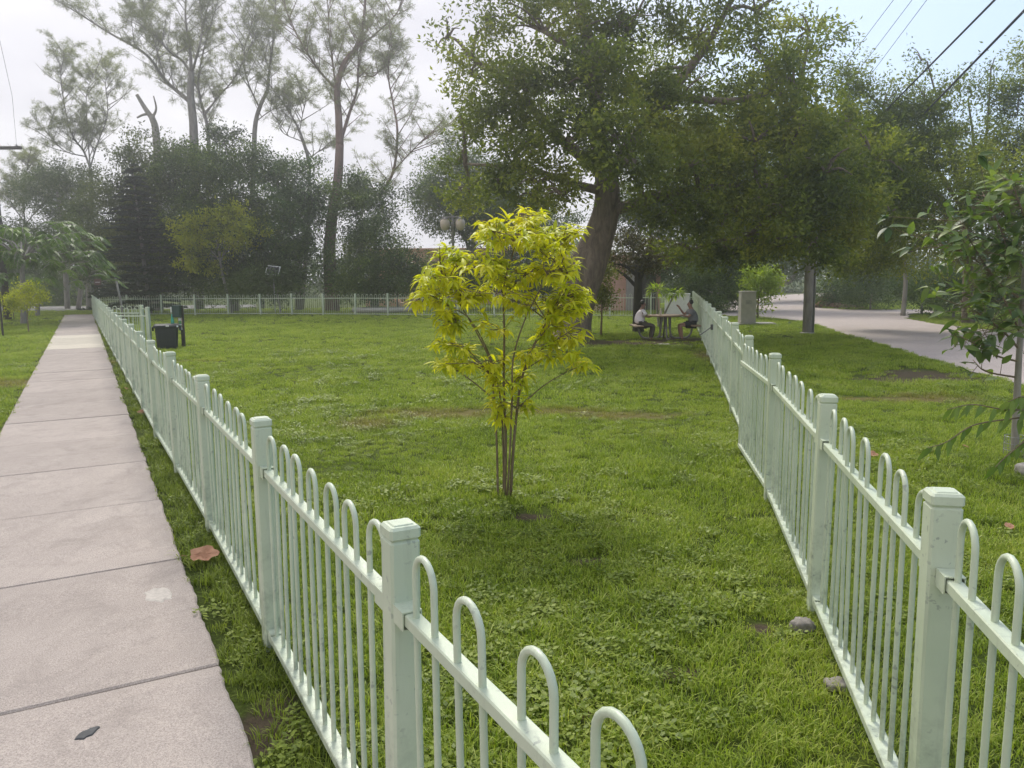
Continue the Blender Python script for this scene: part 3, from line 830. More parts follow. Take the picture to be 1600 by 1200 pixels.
def broad_tree(name, label, cat, base, clumps, trunk_pts, r0, mat_leaf, mat_bark, L=(.10, .17), twigs=5.0, lpt=18, tr_=.34, group=None, shell=.4, seed=1, wl=.42, limbs_=True):
    base = Vector(base)
    t_ = tree(name, label, cat, base, group)
    mb = MB(); P = loc_pts(base, trunk_pts)
    limb(mb, P, r0, r0 * .55, 9, 5)
    build('trunk', mb, mat_bark, t_, True)
    if limbs_:
        lm = MB(); q = random.Random(seed); top = P[-1]
        for i, (c, r, d) in enumerate(clumps):
            cc = Vector(c) - base
            s0 = P[len(P) // 2].lerp(top, q.uniform(.2, 1))
            limb(lm, wobble([s0, s0.lerp(cc, .5) + Vector((0, 0, .25)), cc], .2, seed + i), r0 * .35, r0 * .1, 6, 4)
            for k in range(3):
                e = cc + Vector((q.uniform(-1, 1) * r[0], q.uniform(-1, 1) * r[1], q.uniform(-.5, 1) * r[2])) * .8
                limb(lm, [cc, cc.lerp(e, .5) + Vector((0, 0, .1)), e], r0 * .10, r0 * .03, 4, 3)
        build('branches', lm, mat_bark, t_, True)
    crown_part(t_, crown_quads(clumps, twigs, lpt, tr_, L, wl, shell) - np.array(base), mat_leaf)
    return t_

# ---- right-hand wood beyond the road
broad_tree('broadleaf_tree', 'dense dark tree with long leafy sprays against the blue sky at right', 'tree', (18.6, 31.5, 0),
           [clump(1400, 230, 28, 75, 60), clump(1480, 210, 28, 80, 60), clump(1380, 320, 27, 80, 60), clump(1470, 300, 26, 90, 60), clump(1420, 395, 28, 80, 42), clump(1520, 380, 28, 70, 55), clump(1350, 250, 28.5, 60, 70),
            clump(1540, 270, 28, 55, 50), clump(1380, 165, 28.5, 45, 38, dens=.6), clump(1445, 155, 28.5, 55, 30, dens=.5), clump(1520, 150, 28.5, 48, 26, dens=.45), clump(1330, 120, 29, 30, 40, dens=.4), clump(1345, 400, 29, 60, 40), clump(1440, 95, 29, 14, 26, dens=.35), clump(1550, 105, 29, 16, 20, dens=.35), clump(1320, 180, 28, 40, 60, dens=.8)],
           [Vector((18.6, 31.5, -.1)), Vector((18.4, 31.4, 2.0)), Vector((17.6, 30.5, 4.5))], .26, M['lf_oak'], M['bark_oak'], (.09, .16), 6, 20, .32, seed=21)
broad_tree('broadleaf_tree', 'dark tree rising at the right edge above the big-leaved sapling', 'tree', (21.5, 29.0, 0),
           [clump(1590, 180, 28, 36, 60, dens=.8), clump(1620, 250, 28, 60, 60), clump(1590, 310, 27, 60, 45), clump(1640, 350, 27, 80, 70), clump(1600, 420, 28, 70, 40), clump(1600, 105, 28.5, 20, 34, dens=.45)],
           [Vector((21.5, 29.0, -.1)), Vector((21.4, 29.0, 2.5)), Vector((20.5, 28.5, 5))], .24, M['lf_oak'], M['bark_oak'], (.09, .16), 6, 20, .32, seed=22)
broad_tree('broadleaf_tree', 'slim pale-trunked tree at the far edge of the road', 'tree', at(1414, 492, 38.5) * Vector((1, 1, 0)) if False else (19.45, 38.5, 0),
           [clump(1400, 350, 38.5, 50, 40, dens=.7), clump(1440, 330, 39, 40, 40, dens=.6)],
           [Vector((19.45, 38.5, -.1)), at(1415, 440, 38.5), at(1411, 400, 38.5), at(1402, 365, 38.5)], .12, M['lf_oak2'], M['bark_pale'], seed=23)
broad_tree('broadleaf_tree', 'leafy tree where the road bends away behind the grey pole', 'tree', (16.2, 66.0, 0),
           [clump(1190, 380, 62, 50, 40), clump(1240, 400, 64, 50, 36), clump(1140, 400, 60, 40, 40), clump(1220, 340, 64, 60, 40), clump(1290, 380, 66, 60, 45), clump(1300, 320, 66, 70, 50)],
           [Vector((16.2, 66, -.1)), at(1232, 440, 66), at(1236, 400, 66)], .3, M['lf_mid'], M['bark_grey'], (.14, .22), 2.2, 16, .5, seed=24)
# hedge of bushes along the far side of the road
for i, (px, py, Y, rx, ry) in enumerate([(1310, 452, 50, 45, 30), (1360, 446, 46, 45, 36), (1440, 455, 40, 45, 34), (1490, 452, 36, 45, 38), (1545, 458, 33.5, 50, 40), (1605, 455, 31, 55, 46)]):
    base = Vector(at(px, py + ry, Y)); base.z = 0
    c = clump(px, py, Y, rx, ry, 1.6)
    broad_tree('bush', ['dark bush behind the red stones at the road bend', 'dark bush left of the slim pale trunk', 'dark bush just right of the slim pale trunk', 'dark bush behind the hanging sapling branch',
                        'dark bush behind the sapling crown', 'dark bush at the right edge behind the sapling trunk'][i], 'bush', base, [c, (c[0], (c[1][0] * .8, c[1][1], c[1][2] * .8), .6)], [base, base + Vector((0, 0, .5)), base + Vector((.1, 0, 1.0))], .07,
               M['lf_dark'], M['bark_grey'], (.09, .16), 12, 18, .3, 'bushes along the far side of the road', seed=30 + i)
# dark trees filling the shade behind the table and pole
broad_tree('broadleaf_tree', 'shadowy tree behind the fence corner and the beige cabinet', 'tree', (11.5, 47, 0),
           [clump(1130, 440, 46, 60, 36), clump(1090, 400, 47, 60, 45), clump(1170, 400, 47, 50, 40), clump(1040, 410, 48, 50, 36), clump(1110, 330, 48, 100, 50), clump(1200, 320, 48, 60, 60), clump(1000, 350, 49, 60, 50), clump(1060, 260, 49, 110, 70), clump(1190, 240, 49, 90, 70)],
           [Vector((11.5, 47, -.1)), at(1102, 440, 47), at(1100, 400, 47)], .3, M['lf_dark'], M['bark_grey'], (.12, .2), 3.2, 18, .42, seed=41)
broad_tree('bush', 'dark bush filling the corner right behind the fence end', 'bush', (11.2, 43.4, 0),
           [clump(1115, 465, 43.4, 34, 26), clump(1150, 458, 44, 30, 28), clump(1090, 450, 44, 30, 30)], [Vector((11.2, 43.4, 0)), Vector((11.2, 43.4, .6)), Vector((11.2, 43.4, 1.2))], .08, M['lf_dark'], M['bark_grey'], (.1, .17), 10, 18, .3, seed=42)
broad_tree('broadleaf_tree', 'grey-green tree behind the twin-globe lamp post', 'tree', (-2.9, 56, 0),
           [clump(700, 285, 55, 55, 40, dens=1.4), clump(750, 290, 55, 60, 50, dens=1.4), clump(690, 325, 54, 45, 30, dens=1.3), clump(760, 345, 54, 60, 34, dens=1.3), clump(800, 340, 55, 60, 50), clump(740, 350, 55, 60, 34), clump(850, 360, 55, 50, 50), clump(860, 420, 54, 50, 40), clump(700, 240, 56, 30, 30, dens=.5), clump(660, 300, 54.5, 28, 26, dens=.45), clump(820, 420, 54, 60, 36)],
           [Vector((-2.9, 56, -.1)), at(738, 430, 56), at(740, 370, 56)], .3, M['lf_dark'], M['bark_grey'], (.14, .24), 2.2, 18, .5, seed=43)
broad_tree('small_tree', 'dark straight-trunked small tree with a spreading brownish crown behind the man in pink', 'tree', (4.62, 28.2, 0),
           [clump(960, 412, 28.6, 55, 13, .9), clump(1000, 405, 28.0, 45, 14, .9), clump(920, 418, 29, 36, 12, .8, dens=.8), clump(1025, 412, 27.6, 22, 8, .5), clump(990, 385, 29, 50, 16, 1.0)],
           [Vector((4.62, 28.2, -.1)), Vector((4.60, 28.2, 1.2)), Vector((4.62, 28.2, 2.75))], .22, M['lf_brown'], M['bark_dark'], (.08, .14), 8, 16, .25, seed=44)
# ---- left-hand dark mass of fig-like trees
dark_defs = [
 ('dense dark evergreen tree in the middle of the left-hand mass', (-18.5, 52, 0), [(330, 300, 50, 70, 60), (290, 270, 51, 50, 45), (370, 260, 51, 50, 50), (350, 350, 50, 80, 50), (300, 370, 50, 60, 50), (400, 380, 50, 60, 50), (352, 222, 52, 26, 30), (300, 430, 50, 60, 40), (380, 440, 50, 70, 36)]),
 ('dense dark evergreen tree left of the red-barked trunk', (-14.5, 53, 0), [(440, 310, 51, 60, 50), (480, 350, 51, 50, 50), (430, 370, 50, 60, 50), (460, 280, 52, 50, 34), (470, 420, 50, 50, 40), (420, 430, 50, 60, 36)]),
 ('dense dark evergreen tree right of the red-barked trunk', (-9.0, 51, 0), [(560, 340, 50, 40, 45), (590, 380, 49, 48, 45), (560, 420, 49, 50, 45), (610, 425, 48, 34, 36), (545, 300, 51, 40, 36), (590, 310, 51, 30, 26), (630, 440, 48, 24, 24)]),
 ('dense dark evergreen tree behind the tiered conifer', (-24.5, 54, 0), [(200, 290, 53, 60, 40), (240, 250, 53, 50, 40), (180, 350, 52, 60, 50), (250, 330, 52, 60, 60), (230, 400, 52, 60, 50), (160, 410, 53, 40, 45), (270, 430, 52, 50, 40)]),
]
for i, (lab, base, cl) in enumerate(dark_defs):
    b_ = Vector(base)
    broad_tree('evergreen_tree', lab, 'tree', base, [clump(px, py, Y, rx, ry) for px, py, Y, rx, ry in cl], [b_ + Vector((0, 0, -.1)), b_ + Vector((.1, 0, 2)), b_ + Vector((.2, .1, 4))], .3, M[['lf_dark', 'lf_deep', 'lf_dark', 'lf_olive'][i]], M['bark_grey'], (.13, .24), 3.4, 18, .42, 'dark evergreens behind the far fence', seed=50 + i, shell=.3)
broad_tree('small_tree', 'yellow-green tree glowing in front of the dark evergreens', 'tree', (-17.2, 47.9, 0),
           [clump(335, 345, 47.5, 40, 18), clump(372, 335, 47.5, 34, 15), clump(300, 370, 47.5, 30, 18), clump(345, 375, 47.5, 40, 18), clump(385, 365, 47.5, 30, 20), clump(300, 405, 47.5, 26, 16), clump(272, 352, 47.5, 14, 7), clump(330, 410, 48, 30, 14, dens=.7)],
           [Vector((-17.2, 47.9, -.1)), at(348, 430, 47.9), at(340, 380, 47.9)], .1, M['lf_yg'], M['bark_grey'], (.16, .27), 9, 12, .3, seed=61)
broad_tree('bush', 'bright fern-green shrub under the solar panel', 'bush', (-14.2, 47.6, 0),
           [clump(410, 440, 47.3, 48, 18), clump(450, 437, 47.3, 30, 15), clump(370, 450, 47.3, 30, 14)], [Vector((-14.2, 47.6, 0)), Vector((-14.2, 47.6, .5)), Vector((-14.3, 47.6, 1.2))], .07, M['lf_mid'], M['bark_grey'], (.12, .22), 11, 18, .3, seed=62)
broad_tree('bush', 'dark rounded bush in front of the peach building stairs', 'bush', (-7.0, 47.8, 0),
           [clump(600, 450, 47.5, 40, 22), clump(565, 455, 47.5, 30, 20), clump(640, 420, 49, 26, 30)], [Vector((-7, 47.8, 0)), Vector((-7, 47.8, .5)), Vector((-7, 47.8, 1.2))], .07, M['lf_dark'], M['bark_grey'], (.12, .2), 10, 18, .32, seed=63)

# ---- airy casuarina-like trees, needles hanging from thin twigs
def feathery_tree(label, base, stems, r_tr, seed, mat_bark, needles=1.0, group='tall airy trees behind the left-hand evergreens', side=14, twig_len=1.6, name='feathery_tree', maxr=.5):
    q = random.Random(seed)
    base = Vector(base)
    t_ = tree(name, label, 'tree', base, group)
    trunk, br = MB(), MB()
    tips = []
    for i, (P, r0, r1, leafy) in enumerate(stems):
        S_ = spline([Vector(p) for p in P], 6)
        L_ = [p - base for p in S_]
        kr = .62 if i < 2 else .48
        (trunk if i == 0 else br).tube(L_, taper(len(L_), r0 * kr, r1 * kr), 9 if i == 0 else 7)
        if leafy <= 0: continue
        tot = sum((S_[k + 1] - S_[k]).length for k in range(len(S_) - 1))
        n = int(side * leafy * tot / 6.0) + 2
        for k in range(n):
            f = (k + q.random()) / n
            f = .12 + .88 * f
            idx = min(len(S_) - 2, int(f * (len(S_) - 1)))
            p = L_[idx].lerp(L_[idx + 1], f * (len(S_) - 1) - idx)
            d0 = (L_[idx + 1] - L_[idx]).normalized()
            th = q.uniform(0, 2 * math.pi)
            out = Vector((math.cos(th), math.sin(th), q.uniform(.0, .9)))
            dirn = (d0 * .6 + out).normalized()
            ln = q.uniform(1.0, 3.0) * (1.15 - .55 * f)
            a = p; b = p + dirn * ln * .55 + Vector((0, 0, .1)); c = b + (dirn + Vector((0, 0, q.uniform(-.1, .5)))).normalized() * ln * .55
            br.tube(spline([a, b, c], 3), taper(7, .035, .010), 4, False)
            for m in range(q.randint(4, 7)):
                g = q.uniform(.3, 1.0)
                s0 = a.lerp(b, g / .5) if g < .5 else b.lerp(c, (g - .5) / .5)
                e = s0 + Vector((q.gauss(0, 1), q.gauss(0, 1), q.gauss(.45, .6))).normalized() * q.uniform(.5, 1.0) * twig_len * .6
                br.tube([s0, e], [.010, .005], 3, False)
                tips.append((s0, e))
    build('trunk', trunk, mat_bark, t_, True)
    build('branches', br, mat_bark, t_, True)
    A = np.array([[list(a), list(b)] for a, b in tips])
    k = int(58 * needles)
    f = rng.random((len(A), k, 1)) ** .7
    P = A[:, 0][:, None] * (1 - f) + A[:, 1][:, None] * f + rng.normal(size=(len(A), k, 3)) * .05
    d = nrm((A[:, 1] - A[:, 0]))[:, None] * .7 + rng.normal(size=(len(A), k, 3)) * .55 + np.array([0, 0, -.12])
    P = P.reshape(-1, 3); d = d.reshape(-1, 3)
    Ln = rng.uniform(.16, .38, len(P))
    V = leaf_quads(P, d, rng.normal(size=P.shape), Ln, np.full(len(P), .019), 0, .15)
    crown_part(t_, V, M['lf_needle'])
    return t_
def px_stem(pts, Y, wob=0.0, seed=0):
    q = random.Random(seed)
    return [at(x, y, Y + q.uniform(-wob, wob) * min(1, k)) for k, (x, y) in enumerate(pts)]
Y_ = 57
feathery_tree('tall airy tree with a forked trunk rising over the left evergreens', (-22.9, Y_, 0), [
    ([Vector((-22.9, Y_, -.2))] + px_stem([(306, 300), (304, 240), (302, 190), (298, 150), (299, 112)], Y_), .62, .36, 0),
    (px_stem([(298, 160), (280, 145), (258, 125), (228, 85), (172, 52), (118, 18), (60, -15)], Y_, 2, 1), .26, .04, 1),
    (px_stem([(299, 115), (285, 95), (262, 78), (240, 48), (205, 15), (180, -25)], Y_, 2, 2), .24, .04, 1),
    (px_stem([(299, 112), (297, 75), (290, 30), (292, -20), (300, -80)], Y_, 2, 3), .26, .05, 1.1),
    (px_stem([(301, 110), (312, 70), (322, 20), (340, -40)], Y_, 2, 4), .2, .04, 1),
    (px_stem([(325, 300), (326, 215), (320, 180), (313, 155), (310, 125), (318, 80), (332, 30), (350, -30)], Y_, 1, 5), .3, .05, .9),
    (px_stem([(321, 178), (342, 150), (362, 128), (380, 95), (400, 50)], Y_, 1.5, 6), .16, .03, 1),
    (px_stem([(258, 125), (240, 60), (225, 10), (215, -40)], Y_, 2, 7), .12, .03, 1),
], .6, 1, M['bark_grey'])
feathery_tree('slender airy tree standing between the two big forked ones', (-18.6, Y_ + 1, 0), [
    ([Vector((-18.6, Y_ + 1, -.2))] + px_stem([(396, 330), (397, 245), (399, 195), (407, 165), (418, 142)], Y_ + 1), .36, .2, 0),
    (px_stem([(418, 142), (421, 110), (426, 70), (430, 30), (432, -30)], Y_ + 1, 1, 8), .2, .04, 1.2),
    (px_stem([(400, 190), (425, 172), (455, 165)], Y_ + 1, 1, 9), .09, .03, .8),
    (px_stem([(405, 168), (388, 130), (380, 90), (392, 40), (400, -10)], Y_ + 1, 1, 10), .14, .03, 1.1),
    (px_stem([(420, 110), (408, 60), (412, 10)], Y_ + 1, 1.5, 11), .1, .03, 1),
], .36, 2, M['bark_grey'])
feathery_tree('small airy tree leaning left just before the tallest trunk', (-15.4, Y_, 0), [
    ([Vector((-15.4, Y_, -.2))] + px_stem([(483, 330), (482, 255), (476, 228), (466, 200)], Y_), .28, .16, 0),
    (px_stem([(466, 200), (452, 175), (436, 152), (420, 130)], Y_, 1, 12), .13, .03, 1.2),
    (px_stem([(482, 250), (500, 235), (530, 222)], Y_, 1, 13), .1, .03, 1),
    (px_stem([(474, 222), (440, 205), (432, 170)], Y_, 1, 14), .08, .03, .9),
    (px_stem([(468, 205), (475, 170), (485, 140)], Y_, 1, 15), .08, .03, 1.1),
], .3, 3, M['bark_grey'])
feathery_tree('tallest airy tree with a thick reddish trunk behind the fence', (-12.0, 52, 0), [
    ([Vector((-12.0, 52, -.2))] + px_stem([(519, 460), (516, 425), (515, 390), (519, 340), (528, 280), (531, 225)], 52), .86, .42, 0),
    (px_stem([(531, 228), (529, 180), (527, 140), (537, 100), (560, 70), (568, 35), (572, -20), (580, -80)], 52, 1, 16), .42, .06, 1),
    (px_stem([(531, 225), (545, 180), (558, 140), (560, 100), (566, 60)], 52, 1, 17), .26, .07, .8),
    (px_stem([(527, 140), (505, 118), (488, 95), (470, 65), (452, 30), (440, -20)], 52, 2, 18), .2, .04, 1.1),
    (px_stem([(562, 72), (590, 50), (620, 20), (640, -20)], 52, 2, 19), .15, .03, 1.2),
    (px_stem([(527, 150), (520, 100), (515, 60), (512, 10), (505, -40)], 52, 2, 20), .15, .03, 1.1),
    (px_stem([(545, 320), (575, 318), (600, 295), (616, 262), (621, 205), (614, 160), (607, 120), (610, 80), (618, 40)], 52, 1.5, 21), .28, .04, .8),
    (px_stem([(617, 265), (640, 240), (665, 215), (690, 200)], 52, 1.5, 22), .1, .03, .9),
    (px_stem([(560, 100), (580, 120), (600, 100), (612, 60)], 52, 1.5, 23), .12, .03, 1.2),
], .86, 4, M['bark_red'])
feathery_tree('hazy thin-stemmed airy tree at far left beside the white sky', (-33.5, 60, 0), [
    ([Vector((-33.5, 60, -.2))] + px_stem([(142, 330), (141, 262)], 60), .3, .2, 0),
    (px_stem([(141, 262), (130, 235), (112, 210), (100, 160), (95, 110), (105, 80)], 60, 1.5, 24), .14, .03, 1.1),
    (px_stem([(141, 262), (152, 225), (168, 180), (165, 130), (170, 100)], 60, 1.5, 25), .13, .03, 1),
    (px_stem([(135, 245), (100, 235), (75, 205), (85, 180)], 60, 1.5, 26), .1, .03, 1.1),
    (px_stem([(141, 262), (138, 220), (135, 150), (150, 110)], 60, 1.5, 27), .12, .03, 1),
], .3, 5, M['bark_grey'], 1.1)
feathery_tree('low feathery tree beside the crossarm pole at the left edge', (-38.5, 62, 0), [
    ([Vector((-38.5, 62, -.2))] + px_stem([(40, 420), (40, 350)], 62), .25, .18, 0),
    (px_stem([(40, 355), (36, 310), (42, 270), (44, 250)], 62, 1.5, 28), .1, .03, 1.6),
    (px_stem([(40, 350), (20, 320), (8, 290)], 62, 1.5, 29), .1, .03, 1.5),
    (px_stem([(40, 350), (65, 320), (85, 300), (95, 280)], 62, 1.5, 30), .1, .03, 1.5),
], .25, 6, M['bark_grey'], 1.2)
# broken dead stem
dt = thing('dead_tree', 'bare broken tree stub against the sky left of the forked airy tree', 'tree', (-26.5, 58, 0))
mb = MB()
limb(mb, loc_pts((-26.5, 58, 0), [Vector((-26.5, 58, -.1)), at(247, 300, 58), at(244, 210, 58), at(237, 182, 58)]), .36, .22, 8)
build('trunk', mb, M['bark_pale'], dt, True)
mb = MB()
limb(mb, loc_pts((-26.5, 58, 0), [at(238, 185, 58), at(226, 168, 58), at(214, 148, 58)]), .2, .12, 7)
limb(mb, loc_pts((-26.5, 58, 0), [at(230, 178, 58), at(222, 180, 58), at(214, 184, 58)]), .1, .06, 6)
limb(mb, loc_pts((-26.5, 58, 0), [at(238, 184, 58), at(244, 170, 58), at(240, 150, 58)]), .12, .04, 6)
build('branches', mb, M['bark_pale'], dt, True)

# ---- tiered conifer (Norfolk pine)
nb = Vector((-23.0, 48.5, 0))
npn = tree('conifer_tree', 'dark tiered conifer standing behind the far left fence corner', 'tree', nb)
htop = at(212, 262, 48.5).z
mb = MB(); limb(mb, [Vector((.4, 0, -.1)), Vector((.2, 0, htop * .5)), Vector((-.05, 0, htop))], .17, .03, 8); build('trunk', mb, M['bark_grey'], npn, True)
br = MB(); Vs = []
q = random.Random(77)
for k in range(19):
    z = .5 + (htop - .6) * k / 18
    L0 = 2.7 * (1 - (k / 18) ** 1.5) + .45
    nbr = 7
    for j in range(nbr):
        a = 2 * math.pi * j / nbr + k * .45 + q.uniform(-.1, .1)
        L1 = L0 * q.uniform(.7, 1.15)
        d = Vector((math.cos(a), math.sin(a), 0))
        zz = z + q.uniform(-.2, .2)
        P = [Vector((.2 - .25 * z / htop, 0, zz)), Vector((0, 0, zz + .05)) + d * L1 * .5, Vector((0, 0, zz - .02)) + d * L1]
        S_ = spline(P, 4)
        br.tube(S_, taper(len(S_), .03, .01), 4, False)
        n = int(60 * L1 / 2) + 12
        f = rng.random(n) ** .8
        A = np.array([list(p) for p in S_])
        idx = np.minimum((f * (len(A) - 1)).astype(int), len(A) - 2); fr_ = (f * (len(A) - 1) - idx)[:, None]
        C = A[idx] * (1 - fr_) + A[idx + 1] * fr_
        sd = np.where(rng.random(n) < .5, -1, 1)[:, None]
        side = np.array([-d.y, d.x, 0]) * sd
        D = nrm(side * .9 + np.array(list(d)) * .7 + np.array([0, 0, .25]) + rng.normal(size=(n, 3)) * .15)
        Ln = (.20 + .32 * (1 - f)) * (0.6 + .4 * L1 / 2.7) * rng.uniform(.7, 1.2, n)
        for rep in range(4):
            Vs.append(leaf_quads(C, D + rng.normal(size=(n, 3)) * .12, np.tile(np.array([[0., 0., 1.]]), (n, 1)) + rng.normal(size=(n, 3)) * .5, Ln, np.full(n, .085), .3, -.05))
build('branches', br, M['bark_dark'], npn, True)
crown_part(npn, np.concatenate(Vs), M['lf_norfolk'])

broad_tree('bush', 'dark bush hiding the foot of the peach house behind the golden sapling', 'bush', (-4.0, 49.5, 0),
           [clump(700, 440, 49.5, 50, 30), clump(760, 435, 49.5, 50, 34), clump(660, 450, 49.5, 34, 22), clump(820, 440, 49.5, 40, 36), clump(870, 440, 49.5, 40, 36)], [Vector((-4, 49.5, 0)), Vector((-4, 49.5, .5)), Vector((-4, 49.5, 1.2))], .07, M['lf_dark'], M['bark_grey'], (.12, .2), 10, 18, .32, seed=64)
# ---- left edge: feathery-leaved tree with drooping fronds, palm, bushes
def frond_crown(tips, n_pair, L_pin, width, droop, rachis_mb, q):
    Vs = []
    for (a, b, c) in tips:
        S_ = spline([a, b, c], 6)
        rachis_mb.tube(S_, taper(len(S_), .02, .006), 4, False)
        A = np.array([list(p) for p in S_])
        f = np.repeat(np.linspace(.15, 1, n_pair), 2)
        idx = np.minimum((f * (len(A) - 1)).astype(int), len(A) - 2); fr_ = (f * (len(A) - 1) - idx)[:, None]
        C = A[idx] * (1 - fr_) + A[idx + 1] * fr_
        T = nrm(A[idx + 1] - A[idx])
        sd = np.tile([-1., 1.], n_pair)[:, None]
        side = nrm(np.cross(T, np.array([0, 0, 1.]))) * sd
        D = nrm(side + T * .65 + np.array([0, 0, -droop]) + rng.normal(size=C.shape) * .08)
        Ln = L_pin * np.sin(np.pi * np.clip(f * .85 + .12, 0, 1)) * rng.uniform(.85, 1.1, len(f))
        Vs.append(leaf_quads(C, D, np.tile([[0., 0., 1.]], (len(C), 1)) + rng.normal(size=C.shape) * .15, Ln, np.full(len(C), width), .15, .2))
    return np.concatenate(Vs)
pb = Vector((-23.6, 37.5, 0))
ptree = tree('fern_leaved_tree', 'tree with layered drooping feathery fronds left of the sidewalk', 'tree', pb)
mb = MB(); limb(mb, [Vector((0, 0, -.1)), Vector((.1, 0, 1.6)), Vector((.2, 0, 3.4))], .16, .09, 8); build('trunk', mb, M['bark_grey'], ptree, True)
q = random.Random(5); tips = []
for lay in range(150):
    a = q.uniform(0, 2 * math.pi); rr = 3.3 * math.sqrt(q.uniform(.01, 1))
    d = Vector((math.cos(a), math.sin(a), 0))
    c0 = Vector((.35, 0, 0)) + d * rr; z0 = 4.75 - .20 * rr * rr * .55 + q.uniform(-1.7, .35)
    ln = q.uniform(.9, 1.5)
    s0 = Vector((c0.x, c0.y, z0))
    tips.append((s0, s0 + d * ln * .55 + Vector((0, 0, .12)), s0 + d * ln + Vector((0, 0, -.35))))
br = MB()
for k in range(12):
    a = 2 * math.pi * k / 12 + q.uniform(-.2, .2); d = Vector((math.cos(a), math.sin(a), 0))
    limb(br, [Vector((.2, 0, 3.0)), Vector((.3, 0, 3.9)) + d * 1.0, Vector((.35, 0, 4.1)) + d * 2.4], .06, .02, 5, 4)
V = frond_crown(tips, 14, .40, .11, .25, br, q)
build('branches', br, M['bark_grey'], ptree, True)
crown_part(ptree, V, M['lf_palm'])
ptree2 = tree('fern_leaved_tree', 'hazy frond-leaved tree cut by the left edge of the picture', 'tree', (-29.5, 40, 0))
mb = MB(); limb(mb, [Vector((0, 0, -.1)), Vector((.1, 0, 1.6)), Vector((.2, 0, 3.2))], .15, .09, 8); build('trunk', mb, M['bark_grey'], ptree2, True)
tips = []
for lay in range(60):
    a = q.uniform(0, 2 * math.pi); rr = q.uniform(.2, 2.3); d = Vector((math.cos(a), math.sin(a), 0))
    s0 = Vector((.2, 0, 4.6 - .15 * rr * rr + q.uniform(-.9, .3))) + d * rr; ln = q.uniform(.8, 1.4)
    tips.append((s0, s0 + d * ln * .55 + Vector((0, 0, .1)), s0 + d * ln + Vector((0, 0, -.4))))
br = MB()
for k in range(9):
    a = 2 * math.pi * k / 9; d = Vector((math.cos(a), math.sin(a), 0))
    limb(br, [Vector((.2, 0, 2.8)), Vector((.2, 0, 3.8)) + d * .8, Vector((.2, 0, 4.0)) + d * 1.9], .055, .02, 5, 4)
V = frond_crown(tips, 15, .32, .085, .25, br, q)
build('branches', br, M['bark_grey'], ptree2, True); crown_part(ptree2, V, M['lf_palm'])
def palm(label, base, h, n, ln, seed, mat=None):
    q = random.Random(seed)
    t_ = tree('palm_tree', label, 'palm', base)
    mb = MB(); limb(mb, [Vector((0, 0, -.1)), Vector((.05, 0, h * .5)), Vector((0, 0, h))], .14, .10, 8); build('trunk', mb, M['bark_grey'], t_, True)
    for k in range(n):
        a = 2 * math.pi * k / n + q.uniform(-.2, .2); d = Vector((math.cos(a), math.sin(a), 0)); e = q.uniform(.1, .9); l1 = ln * q.uniform(.8, 1.1)
        P = (Vector((0, 0, h)), Vector((0, 0, h + e * l1 * .6)) + d * l1 * .5, Vector((0, 0, h + e * l1 * .35 - l1 * .3)) + d * l1)
        rb = MB(); V = frond_crown([P], 26, ln * .28, .045, .35, rb, q)
        me = fast_quads('frond', V, mat or M['lf_palm'])
        o = link('frond', me, t_)
        build('rachis', rb, M['lf_palm'], o, True)
    return t_
palm('small palm under the frond-leaved tree beside the path end', Vector((-29.0, 47.5, 0)), 1.7, 13, 1.9, 3)
for i, (px, py, Y, h, wd, lab) in enumerate([(45, 520, 34.5, 1.75, 1.25, 'thin yellow-leaved sapling on the left verge'), (22, 500, 41, 1.5, 1.3, 'pale yellow-green shrub at the left edge of the verge')]):
    b_ = on_ground(px, py); b_.z = 0
    broad_tree('shrub', lab, 'shrub', b_, [((b_.x, b_.y, h * .72), (wd * .45, wd * .4, h * .32), 1.0), ((b_.x + .35, b_.y, h * .82), (wd * .35, wd * .3, h * .2), .8), ((b_.x - .4, b_.y, h * .62), (wd * .3, wd * .3, h * .2), .8)],
               [b_, b_ + Vector((0, 0, h * .3)), b_ + Vector((.04, 0, h * .6))], .03, M['lf_yg'], M['bark_young'], (.07, .12), 28, 12, .2, seed=70 + i)
# hazy bushes behind the left verge
for i, (px, py, Y, rx, ry, lab) in enumerate([(90, 300, 58, 55, 45, 'pale hazy tree behind the frond-leaved trees'), (130, 370, 56, 50, 50, 'grey-green tree at the end of the sidewalk'), (30, 400, 60, 60, 50, 'grey-green tree behind the left verge shrubs'), (60, 470, 70, 70, 24, 'low dark bush across the cross street')]):
    c = clump(px, py, Y, rx, ry, 2.2); b_ = Vector((c[0][0], c[0][1], 0))
    broad_tree('broadleaf_tree', lab, 'tree', b_, [c, clump(px + rx * .5, py + ry * .6, Y + 1, rx * .7, ry * .6, 1.8)], [b_, b_ + Vector((.1, 0, c[0][2] * .5)), Vector(c[0])], .2, M['lf_mid' if i < 3 else 'lf_dark'], M['bark_grey'], (.13, .22), 3.5, 16, .42, seed=80 + i)
